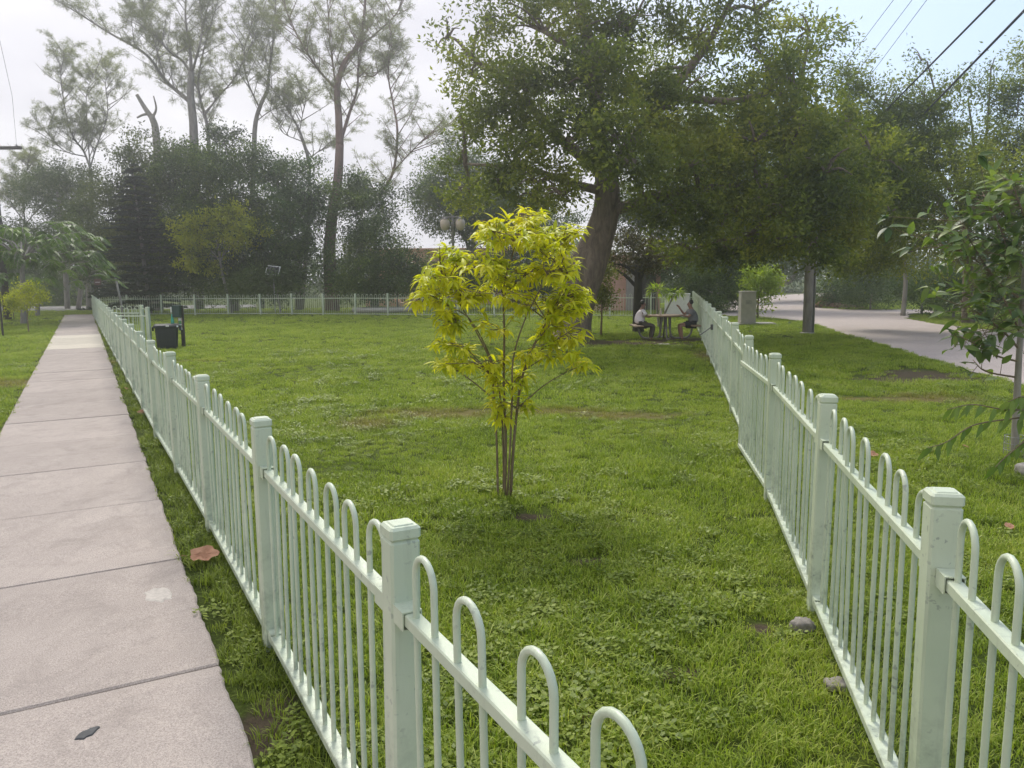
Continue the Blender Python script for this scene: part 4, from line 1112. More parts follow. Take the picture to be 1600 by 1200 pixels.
# ---- bright shrub beside the beige cabinet, papaya-like plant, sapling by the oak
b_ = Vector((12.3, 37.0, 0))
broad_tree('shrub', 'bright lime-green shrub right behind the beige utility cabinet', 'shrub', (11.75, 37.0, 0),
           [clump(1190, 440, 37, 26, 20), clump(1175, 455, 37, 18, 16), clump(1200, 460, 37, 16, 16), clump(1180, 428, 37, 16, 12), clump(1205, 432, 37, 12, 14), clump(1180, 480, 36.8, 10, 14, dens=.7)],
           [Vector((11.75, 37, 0)), Vector((11.75, 37, .6)), Vector((11.8, 37, 1.3))], .06, M['lf_lime'], M['bark_young'], (.11, .19), 22, 12, .22, seed=90)
pp = tree('papaya_plant', 'two-stemmed plant with spiky bright green leaf heads behind the table', 'plant', Vector((5.9, 31.0, 0)))
mb = MB()
limb(mb, [Vector((.0, 0, 0)), Vector((-.06, 0, .6)), Vector((-.12, 0, 1.45))], .05, .03, 7)
limb(mb, [Vector((.04, 0, 0)), Vector((.25, 0, .6)), Vector((.6, 0, 1.30))], .05, .03, 7)
build('stem', mb, M['bark_pale'], pp, True)
for (cx, cz, n) in ((-.12, 1.45, 15), (.6, 1.3, 17)):
    C, D = [], []
    for k in range(n):
        a = 2 * math.pi * k / n + rng.uniform(-.2, .2); e = rng.uniform(-.35, .75)
        C.append((cx, 0, cz)); D.append((math.cos(a), math.sin(a), e))
    C, D = np.array(C), nrm(np.array(D))
    for j in range(n):
        m = 7
        tip = C[j] + D[j] * .22
        dd = nrm(D[j] + rng.normal(size=(m, 3)) * .45)
        me = fast_quads('leaf', leaf_quads(np.tile(tip, (m, 1)), dd, np.tile([[0, 0, 1.]], (m, 1)), np.full(m, .34), np.full(m, .075), .2, .25), M['lf_lime'])
        o = link('leaf', me, pp)
        build('stalk', MB().tube([C[j], tip], [.008, .005], 4, False), M['lf_lime'], o)
broad_tree('small_tree', 'small dark sapling just right of the oak trunk', 'tree', (3.1, 26.8, 0),
           [((3.1, 26.8, 1.9), (.5, .45, .55), 1.0), ((3.2, 26.8, 1.2), (.42, .4, .4), .8), ((3.0, 26.8, 2.3), (.3, .3, .3), .8)], [Vector((3.1, 26.8, 0)), Vector((3.12, 26.8, .8)), Vector((3.1, 26.8, 1.6))], .04, M['lf_oak2'], M['bark_young'], (.08, .14), 30, 14, .2, seed=92)

# ---- leaf prototypes for the two near saplings
def leaf_proto(L, W, curve, fold, mat, seg=4, pointed=1.0):
    V, Fc = [], []
    for i in range(seg + 1):
        t = i / seg
        w_ = W * .5 * (math.sin(math.pi * min(1, t ** .8 * .97 + .03)) ** pointed)
        if i == seg: w_ = W * .02
        x = L * t; z = -curve * L * t * t
        for s_ in (-1, 0, 1):
            V.append((x, s_ * w_, z + (abs(s_) * w_ * fold) + (0.02 * W * math.sin(t * 9) if s_ else 0)))
    for i in range(seg):
        a = i * 3
        Fc += [(a, a + 3, a + 4, a + 1), (a + 1, a + 4, a + 5, a + 2)]
    return V, Fc
def basis(D, N):
    X = D.normalized(); Y = N.cross(X).normalized(); Z = X.cross(Y)
    return Matrix((X, Y, Z)).transposed()
def dress(root, base, leaves, protos, mat, nbig=300, view=Vector((0, 0, CAM_H))):
    """leaves: (point, direction, normal, size). The nearest become objects of their own, the rest one part"""
    meshes = [MB().add(V, Fc).mesh('leaf', mat, True) for V, Fc in protos]
    order = sorted(range(len(leaves)), key=lambda i: (leaves[i][0] - view).length / leaves[i][3])
    big = set(order[:nbig])
    rest = MB()
    rv, rf, off = [], [], 0
    for i, (p, d, n, s_) in enumerate(leaves):
        k = i % len(protos)
        Mx = basis(d, n)
        if i in big:
            o = link('leaf', meshes[k], root)
            o.matrix_local = Matrix.Translation(p - base) @ Mx.to_4x4() @ Matrix.Scale(s_, 4)
        else:
            V, Fc = protos[k]
            rv += [tuple(Mx @ Vector(v) * s_ + (p - base)) for v in V]; rf += [tuple(j + off for j in f) for f in Fc]; off += len(V)
    if rv:
        rest.v, rest.f = rv, rf
        o = build('foliage', rest, mat, root, True, kind='stuff')
def tip_whorl(tip, outd, n, q, drp, size):
    res = []
    for k in range(n):
        a = 2 * math.pi * k / n * 1.0 + q.uniform(-.5, .5)
        side = Vector((math.cos(a), math.sin(a), 0))
        d = (outd * q.uniform(.2, 1.1) + side * .95 + Vector((0, 0, q.uniform(-.25, .75) - drp))).normalized()
        nn = (Vector((0, 0, 1)) + side * -.2 + Vector((q.gauss(0, .2), q.gauss(0, .2), 0)))
        nn = (nn - d * nn.dot(d)).normalized()
        p = tip - outd * q.uniform(0, .10)
        res.append((p, d, nn, size * q.uniform(.7, 1.15)))
    return res
# ---- golden sapling in the middle of the lawn
yb = Vector((-0.10, 6.77, 0))
yt = tree('golden_sapling', 'young multi-stemmed tree with golden yellow leaves in the middle of the lawn', 'tree', yb)
q = random.Random(11)
YY = 6.77
stems = [
 [(778, 778), (776, 690), (771, 610), (768, 570), (745, 520), (715, 470), (690, 430)],
 [(788, 778), (790, 690), (787, 600), (788, 520), (787, 450), (800, 400), (815, 345)],
 [(797, 776), (803, 690), (812, 610), (825, 560), (850, 510), (875, 470), (890, 440)],
 [(787, 778), (786, 690), (780, 610), (765, 555), (735, 500), (705, 480)],
 [(792, 776), (797, 700), (800, 620), (802, 560), (820, 500), (850, 440), (875, 385)],
]
mbt, mbb = MB(), MB()
paths = []
for i, P in enumerate(stems):
    dy = [0, .05, -.04, .12, -.1][i]
    W_ = [at(x, y, YY + dy * (k / 3) + (0 if k == 0 else q.uniform(-.03, .03))) for k, (x, y) in enumerate(P)]
    W_[0].z = -.03
    S_ = spline(W_, 5); paths.append(S_)
    mbt.tube([p - yb for p in S_], taper(len(S_), .015 if i in (1, 2) else .011, .004), 7)
build('trunk', mbt, M['bark_young'], yt, True)
boxes = [(800, 362, 55, 26, 1.5), (860, 372, 42, 24, 1.2), (868, 412, 42, 24, .9), (730, 405, 65, 15, 1.0), (690, 430, 48, 20, 1.0), (672, 462, 34, 20, .7), (740, 455, 50, 22, 1.0), (805, 425, 55, 22, 1.1), (830, 465, 50, 18, .7), (885, 470, 36, 30, 1.2), (880, 512, 42, 24, 1.0),
         (700, 500, 34, 22, .6), (705, 535, 36, 12, .45), (745, 563, 62, 12, .7), (790, 590, 42, 18, .8), (850, 548, 48, 14, .7), (690, 566, 22, 6, .25), (908, 566, 22, 9, .35), (800, 628, 34, 18, .45), (775, 500, 40, 16, .25), (905, 452, 16, 10, .25), (782, 655, 18, 10, .15), (825, 335, 26, 12, .5), (895, 355, 20, 8, .25), (690, 387, 12, 6, .12), (760, 345, 18, 10, .25)]
leaves = []
allp = [p for S_ in paths for p in S_[8:]]
for (cx, cy, rx, ry, wt) in boxes:
    c = at(cx, cy, YY + q.gauss(0, .12))
    hd = lambda p: math.hypot(p.x - c.x, p.y - c.y)
    st = min(allp, key=lambda p: abs((c.z - p.z) - .75 * hd(p) - .03) + .9 * hd(p))
    net = []
    nsub = max(1, int(round(rx / 17)))
    for m in range(nsub):
        e = at(cx + rx * .72 * ((m + .5) / nsub * 2 - 1) + q.uniform(-6, 6), cy + ry * q.uniform(-.3, .3), YY + q.gauss(0, .20))
        md = st.lerp(e, .5) + Vector((q.gauss(0, .02), q.gauss(0, .02), .02))
        S_ = spline([st, md, e], 6); net += S_[3:]
        mbb.tube([p - yb for p in S_], taper(len(S_), .0075, .003), 5, False)
    for k in range(int(29 * wt) + 1):
        a = q.uniform(0, 2 * math.pi); rr = math.sqrt(q.random())
        Yq = YY + q.gauss(0, .24) * (rx / 60 + .25)
        tip = at(cx + rx * rr * math.cos(a), cy + ry * rr * math.sin(a), Yq)
        near = min(net, key=lambda p: (p - tip).length)
        od = (tip - near); od = (od.normalized() if od.length > 1e-3 else Vector((0, 0, 1))) + Vector((0, 0, .45)); od.normalize()
        if (near - tip).length > .03:
            S_ = spline([near, near.lerp(tip, .5) + Vector((0, 0, -.012)), tip], 3)
            mbb.tube([p - yb for p in S_], taper(len(S_), .0035, .002), 4, False)
        leaves += tip_whorl(tip, od, q.randint(7, 10), q, .5, .88)
build('branches', mbb, M['bark_young'], yt, True)
dress(yt, yb, leaves, [leaf_proto(.125, .040, .45, .4, None), leaf_proto(.115, .038, .65, .35, None), leaf_proto(.135, .043, .3, .45, None), leaf_proto(.10, .036, .8, .35, None)], M['lf_yellow'])

# ---- big-leaved sapling at the right edge
rb = Vector((5.42, 8.16, 0))
rt = tree('big_leaved_sapling', 'slim sapling with large dark green leaves at the right edge', 'tree', rb)
q = random.Random(12); YR = 8.16
tr = [at(1585, 717, YR), at(1588, 640, YR), at(1592, 560, YR), at(1597, 480, YR), at(1602, 400, YR), at(1608, 300, YR)]
tr[0].z = -.03
S_ = spline(tr, 5)
mb = MB().tube([p - rb for p in S_], taper(len(S_), .042, .015), 9); build('trunk', mb, M['bark_pale'], rt, True)
brs = [[(1594, 520), (1575, 480), (1545, 425), (1505, 395), (1470, 385)], [(1592, 565), (1560, 557), (1535, 545), (1510, 530), (1488, 520)], [(1600, 420), (1575, 380), (1550, 330), (1535, 300)], [(1592, 545), (1570, 520), (1545, 500), (1500, 470)],
       [(1602, 400), (1630, 370), (1665, 340)], [(1598, 460), (1630, 440), (1670, 430)], [(1605, 350), (1590, 310), (1580, 280)], [(1590, 590), (1540, 580), (1520, 562)], [(1598, 470), (1560, 440), (1530, 400), (1500, 345)]]
mbb = MB(); leaves = []
for i, P in enumerate(brs):
    W_ = [at(x, y, YR + (0 if k == 0 else q.uniform(-.25, .25) * k * .5)) for k, (x, y) in enumerate(P)]
    S_ = spline(W_, 5)
    mbb.tube([p - rb for p in S_], taper(len(S_), .013, .004), 6)
    n = [40, 18, 40, 36, 34, 34, 30, 6, 40][i]
    for k in range(n):
        f = .25 + .75 * (k + q.random()) / n
        j = min(len(S_) - 2, int(f * (len(S_) - 1)))
        p = S_[j].lerp(S_[j + 1], f * (len(S_) - 1) - j); tdir = (S_[j + 1] - S_[j]).normalized()
        sp = .22 if i not in (1, 7) else .10
        p2 = p + Vector((q.gauss(0, sp), q.gauss(0, sp), q.gauss(0, sp * .8)))
        if (p2 - p).length > .05: mbb.tube([p - rb, p2 - rb], [.004, .0025], 4, False)
        for m in range(q.randint(1, 2) if i in (1, 7) else q.randint(2, 4)):
            d = (tdir * .5 + Vector((q.gauss(0, .8), q.gauss(0, .8), q.gauss(-.15, .45)))).normalized()
            nn = Vector((q.gauss(0, .35), q.gauss(-.25, .3), 1)); nn = (nn - d * nn.dot(d)).normalized()
            leaves.append((p2, d, nn, q.uniform(.7, 1.15)))
build('branches', mbb, M['bark_young'], rt, True)
dress(rt, rb, leaves, [leaf_proto(.18, .078, .25, .25, None, 5), leaf_proto(.20, .082, .4, .2, None, 5), leaf_proto(.155, .07, .15, .3, None, 5)], M['lf_big'])
# ---- drooping shoot in front of it
db = Vector((5.55, 7.35, 0))
dr = tree('leafy_shoot', 'low shoot with drooping narrow green leaves beside the right sapling', 'plant', db)
q = random.Random(13); mbb = MB(); leaves = []
P0 = [Vector((5.55, 7.35, -.02)), at(1640, 690, 7.3), at(1625, 640, 7.25)]
S_ = spline(P0, 4); mbb.tube([p - db for p in S_], taper(len(S_), .018, .012), 6)
for i, P in enumerate([[(1625, 640), (1570, 640), (1520, 632), (1480, 640)], [(1625, 650), (1575, 655), (1520, 665), (1480, 690), (1450, 700)], [(1630, 670), (1600, 690), (1570, 715), (1555, 730)], [(1625, 640), (1600, 620), (1575, 628)], [(1640, 660), (1680, 640), (1720, 660)]]):
    W_ = [at(x, y, 7.25 - .08 * k) for k, (x, y) in enumerate(P)]
    S_ = spline(W_, 5); mbb.tube([p - db for p in S_], taper(len(S_), .010, .003), 5)
    n = 12
    for k in range(n):
        f = .15 + .85 * k / n; j = min(len(S_) - 2, int(f * (len(S_) - 1)))
        p = S_[j].lerp(S_[j + 1], f * (len(S_) - 1) - j); td = (S_[j + 1] - S_[j]).normalized()
        sd = td.cross(Vector((0, 0, 1))) * (1 if k % 2 else -1)
        d = (td * .6 + sd * .5 + Vector((0, 0, -.75 + q.gauss(0, .15)))).normalized()
        nn = Vector((q.gauss(0, .3), -.6, .8)); nn = (nn - d * nn.dot(d)).normalized()
        leaves.append((p, d, nn, q.uniform(.8, 1.2)))
build('stem', mbb, M['bark_young'], dr, True)
dress(dr, db, leaves, [leaf_proto(.15, .045, .3, .25, None), leaf_proto(.17, .05, .4, .25, None)], M['lf_droop'])
# wire guard and white stone at the sapling's foot
wg = MB()
for k in range(14):
    a = 2 * math.pi * k / 14; wg.tube([(.11 * math.cos(a), .11 * math.sin(a), 0), (.11 * math.cos(a), .11 * math.sin(a), .24)], .003, 4)
for z in (.02, .09, .16, .235):
    wg.tube([(.11 * math.cos(2 * math.pi * k / 16), .11 * math.sin(2 * math.pi * k / 16), z) for k in range(17)], .003, 4, False)
tag(build('wire_guard', wg, M['metal_grey'], loc=rb), 'small grey wire mesh guard around the foot of the right sapling', 'tree guard')
def rock(name, c, d, seed, mat, label, group=None, cat='stone'):
    bm = bmesh.new(); bmesh.ops.create_icosphere(bm, subdivisions=3, radius=.5)
    q = random.Random(seed); k = [q.uniform(2, 5) for _ in range(6)]; ph = [q.uniform(0, 6) for _ in range(6)]
    for v in bm.verts:
        n = v.co.normalized()
        f = 1 + .12 * math.sin(k[0] * n.x * 2 + ph[0]) + .10 * math.sin(k[1] * n.y * 2 + ph[1]) + .08 * math.sin(k[2] * n.z * 3 + ph[2]) + .04 * math.sin(9 * n.x + 7 * n.y + ph[3])
        v.co = Vector((n.x * .5 * f * d[0], n.y * .5 * f * d[1], max(-.25, n.z * .5 * f) * d[2]))
    me = bpy.data.meshes.new(name); bm.to_mesh(me); bm.free(); me.materials.append(mat)
    me.polygons.foreach_set('use_smooth', [True] * len(me.polygons))
    return tag(link(name, me, loc=c), label, cat, group)
g_ = on_ground(1598, 742); rock('stone', (g_.x + .05, g_.y, .04), (.24, .2, .16), 1, M['stone'], 'pale round stone at the foot of the right sapling')
g_ = on_ground(1246, 982); rock('stone', (1.60, 4.07, .03), (.13, .11, .09), 2, M['grey_stone'], 'rough pale stone beside the right fence inside the lawn')
rock('stone', (1.55, 3.48, .01), (.13, .11, .05), 8, M['grey_stone'], 'flat grey stone sunk in the grass at the right fence foot')
rock('stone', (5.08, 17.9, .01), (.45, .3, .08), 9, M['stone'], 'flat pale stone lying at the fence foot before the man in grey')
rock('stone', (4.5, 22.9, .0), (.5, .3, .06), 10, M['stone'], 'flat pale stone in the bare shade before the picnic table')
for i, (px, py, Y, d) in enumerate([(1288, 478, 49.8, (1.3, .7, .6)), (1306, 479, 49.2, (.9, .7, .45)), (1322, 480, 48.6, (1.1, .7, .4)), (1295, 470, 50.4, (1.2, .6, .8)), (1341, 482, 47.9, (.8, .5, .3))]):
    p = at(px, py, Y); rock('stone', (p.x, Y, max(.02, p.z)), d, 20 + i, M['red_stone'],
        ['biggest left stone of the reddish heap at the road bend', 'middle stone of the reddish heap at the road bend', 'right stone of the reddish heap at the road bend', 'upper stone of the reddish heap at the road bend', 'small outlying stone right of the reddish heap'][i], 'reddish stones heaped at the road bend')

# ---- fallen leaves
def fallen(c, size, rz, label, seed, curl=.22):
    q = random.Random(seed)
    V, Fc = [], []
    n = 20; rings = 4
    for r_ in range(rings + 1):
        for k in range(n):
            a = 2 * math.pi * k / n
            rad = (1 + .07 * math.cos(5 * a + .5) - .22 * max(0, math.cos(a - math.pi)) ** 6 + q.uniform(-.05, .05)) * r_ / rings
            x, y = rad * math.cos(a), rad * .72 * math.sin(a)
            z = curl * (y * y * 1.2 + .25 * x * x) + .06 * math.sin(6 * a) * rad + .05 * math.sin(9 * x + seed)
            V.append((x, y, z))
    for r_ in range(rings):
        for k in range(n):
            k2 = (k + 1) % n
            Fc.append((r_ * n + k, r_ * n + k2, (r_ + 1) * n + k2, (r_ + 1) * n + k))
    t_ = MB().add([(x * size, y * size, z * size) for x, y, z in V], Fc)
    t_.tube([(-size, 0, .0), (-size * 1.35, .02 * size, .08 * size)], size * .02, 5)
    for k in range(-2, 3):
        t_.tube([(-size * .7 + abs(k) * .15 * size, 0, .012 * size + .004), (size * (.3 + .3 * (2 - abs(k)) / 2), k * .26 * size, curl * size * (.26 * k) ** 2 * 1.2 + .02 * size + .004)], size * .012, 4)
    return tag(build('fallen_leaf', t_, M['lf_dead'], smooth=True, loc=c, rot=(q.uniform(.25, .5), q.uniform(-.2, .2), rz)), label, 'leaf', 'fallen brown leaves')
fallen(tn(5.53, .595, .09), .10, .4, 'big curled orange leaf in the grass strip beside the sidewalk', 3)
fallen(tn(12.5, .64, .06), .075, 1.0, 'brown leaf at the fence foot, the nearer of the two down the strip', 4)
fallen(tn(15.4, .58, .06), .08, 2.0, 'brown leaf at the sidewalk edge, the farther of the two down the strip', 5)
for px, py, s_, sd, lab in [(1361, 709, .07, 6, 'small brown leaf on the roadside grass behind the right fence'), (1577, 822, .05, 7, 'small orange leaf on the grass at the right edge'), (1508, 697, .045, 8, 'tiny pale brown leaf on the grass near the drooping shoot'),
                          (1440, 1010, .03, 9, 'tiny brown leaf in the grass behind the near right post')]:
    g_ = on_ground(px, py, .05); fallen(g_, s_, sd, lab, sd)

# ================================================================= PARK FURNITURE
# ---- black bin and waste-bag post
bx = Vector((-10.25, 23.0, 0))
bin_ = thing('rubbish_bin', 'black lidded rubbish bin beside the narrow gates', 'bin', bx, .40)
mb = MB()
def loft(mb, rings):
    n = len(rings[0]); V = [p for r_ in rings for p in r_]
    Fc = [(k * n + i, k * n + (i + 1) % n, (k + 1) * n + (i + 1) % n, (k + 1) * n + i) for k in range(len(rings) - 1) for i in range(n)]
    Fc += [tuple(range(n - 1, -1, -1)), tuple(range((len(rings) - 1) * n, len(rings) * n))]
    return mb.add(V, Fc)
def rrect(x, y, z, c=.06):
    return [(x - c, -y, z), (x, -y + c, z), (x, y - c, z), (x - c, y, z), (-x + c, y, z), (-x, y - c, z), (-x, -y + c, z), (-x + c, -y, z)]
loft(mb, [rrect(.27, .25, .0), rrect(.285, .265, .1), rrect(.315, .295, .60), rrect(.325, .305, .64)])
build('body', mb, M['bin'], bin_)
mb = MB(); loft(mb, [rrect(.345, .325, .635), rrect(.355, .335, .66), rrect(.35, .33, .705), rrect(.31, .28, .735)]); build('lid', mb, M['bin'], bin_)
for s_ in (-1, 1): build('handle', MB().box((s_ * .37, -.05, .60), (.05, .16, .13), 0, .012), M['bin'], bin_)
build('sticker', MB().box((.03, -.337, .688), (.085, .006, .035)), M['white'], bin_)
build('sticker', MB().box((.30, -.336, .672), (.045, .006, .05)), M['white'], bin_)
ws = thing('bag_dispenser', 'brown post carrying a dark green waste-bag dispenser behind the bin', 'dispenser', (-9.92, 23.35, 0))
build('post', MB().box((0, 0, .62), (.09, .09, 1.3), 0, .006), M['wood_dark'], ws)
build('dispenser_box', MB().box((-.10, -.11, 1.10), (.24, .13, .36), 0, .012), M['dkgreen'], ws)
mb = MB(); loft(mb, [[(-.24 + .045 * math.cos(a) * s_, -.12 + .03 * math.sin(a), z) for a in [2 * math.pi * k / 8 for k in range(8)]] for s_, z in ((1.25, .72), (1.1, .82), (.7, .95), (.35, 1.02))]); build('hanging_bag', mb, M['turq'], ws, True)
sg = build('sign', MB().box((-.045, -.05, .72), (.125, .008, .37)), M['white'], ws)
build('print', MB().box((-.045, -.056, .765), (.095, .003, .10)), M['sign_green'], sg)
build('print', MB().box((-.045, -.056, .655), (.095, .003, .05)), M['sign_green'], sg)
for s_ in (-1, 1): build('print', MB().box((-.045 + s_ * .056, -.056, .74), (.010, .003, .30)), M['sign_red'], sg)
build('tag', MB().box((-.235, -.185, 1.15), (.03, .01, .16)), M['white'], ws)
# ---- lamp post with two globes and a hanging plant on top
lp = thing('lamp_post', 'grey park lamp post with twin egg-shaped globes', 'lamp post', (-2.43, 33, 0))
mb = MB().lathe([(.20, -.02), (.20, .10), (.15, .16), (.13, .42), (.10, .5), (.075, .62), (.065, 2.2), (.055, 4.2), (.075, 4.22), (.075, 4.32), (.05, 4.36), (.05, 4.62)], 10); build('pole', mb, M['lamp_metal'], lp, True)
build('base_collar', MB().lathe([(.21, .16), (.21, .34), (.14, .4)], 10), M['kerb'], lp, True)
mb = MB()
for s_ in (-1, 1): mb.tube([(0, 0, 4.34), (s_ * .18, 0, 4.52), (s_ * .32, 0, 4.52), (s_ * .32, 0, 4.46)], .028, 7)
mb.box((0, 0, 4.57), (.86, .10, .05), 0, .01)
build('arm', mb, M['lamp_metal'], lp)
for s_ in (-1, 1):
    g1 = build('globe', MB().lathe([(.06, 4.02), (.13, 4.05), (.19, 4.16), (.205, 4.28), (.19, 4.40), (.15, 4.47)], 14, (s_ * .32, 0, 0)), M['globe'], lp, True)
    build('fitter', MB().lathe([(.16, 4.47), (.15, 4.51), (.06, 4.55)], 12, (s_ * .32, 0, 0)), M['lamp_metal'], g1, True)
# ---- solar panel on a post
sp_ = thing('solar_panel', 'tilted solar panel on a thin post before the dark evergreens', 'solar panel', (-14.35, 47.1, 0), -.12)
build('post', MB().tube([(0, .05, -.05), (0, .05, 2.5)], .035, 8), M['metal_grey'], sp_)
Mx = Matrix.Translation((0, 0, 2.62)) @ Matrix.Rotation(R(6), 4, 'Y') @ Matrix.Rotation(R(64), 4, 'X')
fr_o = build('panel_frame', MB().box(None, (.84, .60, .035), M4=Mx), M['white'], sp_)
for i in range(4):
    build('cell_strip', MB().box(None, (.178, .52, .006), M4=Mx @ Matrix.Translation((-.282 + .188 * i, 0, .020))), M['solar'], fr_o)
# ---- beige utility cabinet on a pad
uc = thing('utility_cabinet', 'beige metal utility cabinet on a concrete pad beside the road', 'cabinet', (9.75, 32.1, 0), -.06)
build('pad', MB().box((.25, 0, .02), (1.7, .9, .16), 0, .02), M['pad'], uc)
bd = build('body', MB().box((0, 0, .74), (.60, .5, 1.26), 0, .015), M['beige'], uc)
build('door', MB().box((0, -.258, .76), (.50, .014, 1.10), 0, .004), M['beige'], uc)
build('top', MB().box((0, 0, 1.385), (.64, .54, .03), 0, .008), M['beige'], uc)
build('base_plinth', MB().box((0, -.004, .22), (.612, .512, .22), 0, .008), M['beige'], uc)
build('vent', MB().box((.0, -.27, .95), (.24, .008, .16)), M['pad'], uc)
# ---- white cabinet behind the fence
wc = thing('white_cabinet', 'white metal cabinet standing behind the far fence near the corner', 'cabinet', (8.35, 39.1, 0), -.25)
build('body', MB().box((0, 0, .58), (1.22, .5, 1.14), 0, .01), M['white'], wc)
build('lid', MB().box((0, 0, 1.17), (1.28, .56, .04), 0, .008), M['white'], wc)
build('latch', MB().box((.02, -.26, .98), (.08, .02, .03)), M['metal_grey'], wc)
# ---- grey utility pole with its conduit
up_ = thing('utility_pole', 'grey utility pole standing in the roadside grass', 'pole', (10.22, 26.7, 0))
build('pole', MB().tube([(0, 0, -.2), (-.03, 0, 4), (-.06, 0, 7.6)], [.165, .15, .13], 14), M['wood_pole'], up_, True)
build('conduit', MB().tube([(.17, -.08, .0), (.15, -.08, 4), (.115, -.06, 7)], .035, 7), M['metal_grey'], up_, True)
build('footing', MB().lathe([(.26, -.03), (.25, .05), (.2, .07)], 12), M['pad'], up_)
# overhead cables along the road
for (p0, p1, r_, h, lab) in [((1418, 138), (1556, -2), .026, 7.8, 'thick overhead cable, the left one of the two heavy lines'), ((1490, 130), (1600, 17), .032, 7.6, 'thickest overhead cable, nearest the right edge'),
                             ((1362, 45), (1396, 0), .008, 9.2, 'hair-thin overhead wire, the leftmost'), ((1366, 78), (1425, 0), .008, 9.2, 'hair-thin overhead wire, the middle one'), ((1412, 48), (1448, 0), .008, 9.0, 'hair-thin overhead wire, next to the heavy cables')]:
    e = []
    for p in (p0, p1):
        d = at(*p, 1.0) - Vector((0, 0, CAM_H)); e.append(Vector((0, 0, CAM_H)) + d * ((h - CAM_H) / d.z))
    run = (e[0] - e[1]).normalized()
    tag(build('cable', MB().tube([e[1] - run * 14, e[1], e[0], e[0] + run * 38], r_, 6), M['cable'], smooth=True), lab, 'cable', 'overhead cables above the road')
# ---- left utility pole with crossarm, street sign pole, leaning pole, small sign
lpx = at(-7, 300, 42)
ul = thing('utility_pole', 'wooden utility pole with a crossarm at the left edge of the picture', 'pole', (lpx.x, 42, 0))
build('pole', MB().tube([(0, 0, -.2), (0, 0, 5), (-.02, 0, 10.2)], [.20, .17, .14], 12), M['wood_dark'], ul, True)
zc = at(20, 232, 42).z
build('crossarm', MB().box((.0, -.18, zc), (3.4, .12, .16), 0, .01), M['wood_dark'], ul)
build('brace', MB().tube([(.55, -.18, zc - .06), (.05, -.15, zc - .75)], .025, 6), M['wood_dark'], ul)
build('insulator', MB().lathe([(.03, 0), (.05, .05), (.03, .12)], 8, (1.45, -.18, zc + .06)), M['metal_grey'], ul)
P0 = Vector((lpx.x + 1.45, 41.82, zc + .2))
tag(build('cable', MB().tube([P0, at(19, 150, 36), at(0, 65, 31), at(-60, -120, 24)], .007, 5), M['cable'], smooth=True), 'thin wire rising from the crossarm at the left edge', 'cable')
g_ = on_ground(5, 527)
ss = thing('street_sign', 'dark sign post at the left edge with a small red and white sign', 'sign', g_)
build('post', MB().tube([(0, 0, -.1), (0, 0, 3.0)], .035, 8), M['metal_grey'] if False else M['wood_dark'], ss)
sgn = build('sign_board', MB().box((-.02, -.045, 2.62), (.22, .02, .5)), M['white'], ss)
build('print', MB().box((-.02, -.057, 2.72), (.16, .003, .2)), M['sign_red'], sgn)
g_ = at(190, 480, 40)
lpol = thing('pole', 'thin grey pole leaning behind the left end of the fence', 'pole', (g_.x, 40, 0))
build('shaft', MB().tube([(.05, 0, -.1), (-.02, 0, 1), (-.20, 0, 2.2)], .055, 8), M['wood_pole'], lpol, True)
g_ = at(156, 470, 50)
ws2 = thing('sign', 'small brown sign on a white stake beyond the end of the left fence', 'sign', (g_.x, 50, 0))
build('post', MB().tube([(0, 0, -.1), (0, 0, 2.2)], .03, 6), M['white'], ws2)
sgn = build('sign_board', MB().box((-.02, -.04, 1.95), (.42, .02, .55)), M['sign_brown'], ws2)
build('print', MB().box((-.02, -.052, 2.02), (.3, .003, .04)), M['white'], sgn)
# ---- buildings glimpsed through the trees
def house(label, c, d, rz, wmat, wins, roof='flat'):
    h_ = thing('house', label, 'house', c, rz)
    wx, wy, wz = d
    build('wall', MB().box((0, 0, wz / 2), d), wmat, h_)
    build('roof', MB().box((0, 0, wz + .08), (wx + .3, wy + .3, .22), 0, .03), M['roof'] if roof == 'tile' else wmat, h_)
    for (x, z, a, b) in wins:
        f = build('window', MB().box((x, -wy / 2 - .02, z), (a + .16, .06, b + .16)), M['white'], h_)
        build('pane', MB().box((x, -wy / 2 - .056, z), (a, .02, b)), M['glass'], f)
        build('sill', MB().box((x, -wy / 2 - .08, z - b / 2 - .11), (a + .3, .14, .06)), M['white'], f)
    return h_
hp = house('peach stucco house with flat roof glimpsed left of the lamp post', (-5.4, 66, 0), (11.5, 7, 4.3), .05, M['peach'], [(-3, 2.2, 1.2, 1.2), (1.5, 2.2, 1.2, 1.2)])
st = MB(); stair_o = thing('staircase', 'peach outdoor staircase with a white railing below the peach house', 'stairs', (-10.6, 58, 0), 0)
for k in range(9):
    build('step', MB().box((k * .30, 0, (2.1 - k * .22) / 2), (.30, 1.4, 2.1 - k * .22)), M['peach'], stair_o)
rl = MB(); rl.tube([(-.2, -.75, 2.95), (2.6, -.75, .95)], .03, 6)
build('handrail', rl, M['white'], stair_o)
for k in range(9):
    build('baluster', MB().tube([(k * .3, -.75, 2.1 - k * .22 - .02), (k * .3, -.75, 2.82 - k * .215)], .018, 5), M['white'], stair_o)
hp2 = house('pink stucco house with a grey corner pillar behind the picnic table', (6.1, 50, 0), (6.0, 5, 3.2), .0, M['pink'], [(-1.6, 1.6, 1.0, 1.1)])
build('pillar', MB().box((1.2, -2.75, 1.5), (.62, .5, 3.0), 0, .02), M['pillar'], hp2)
dro = build('door', MB().box((2.2, -2.53, 1.1), (1.0, .06, 2.2)), M['door'], hp2)
build('handle', MB().box((2.55, -2.58, 1.05), (.05, .06, .14)), M['metal_grey'], dro)
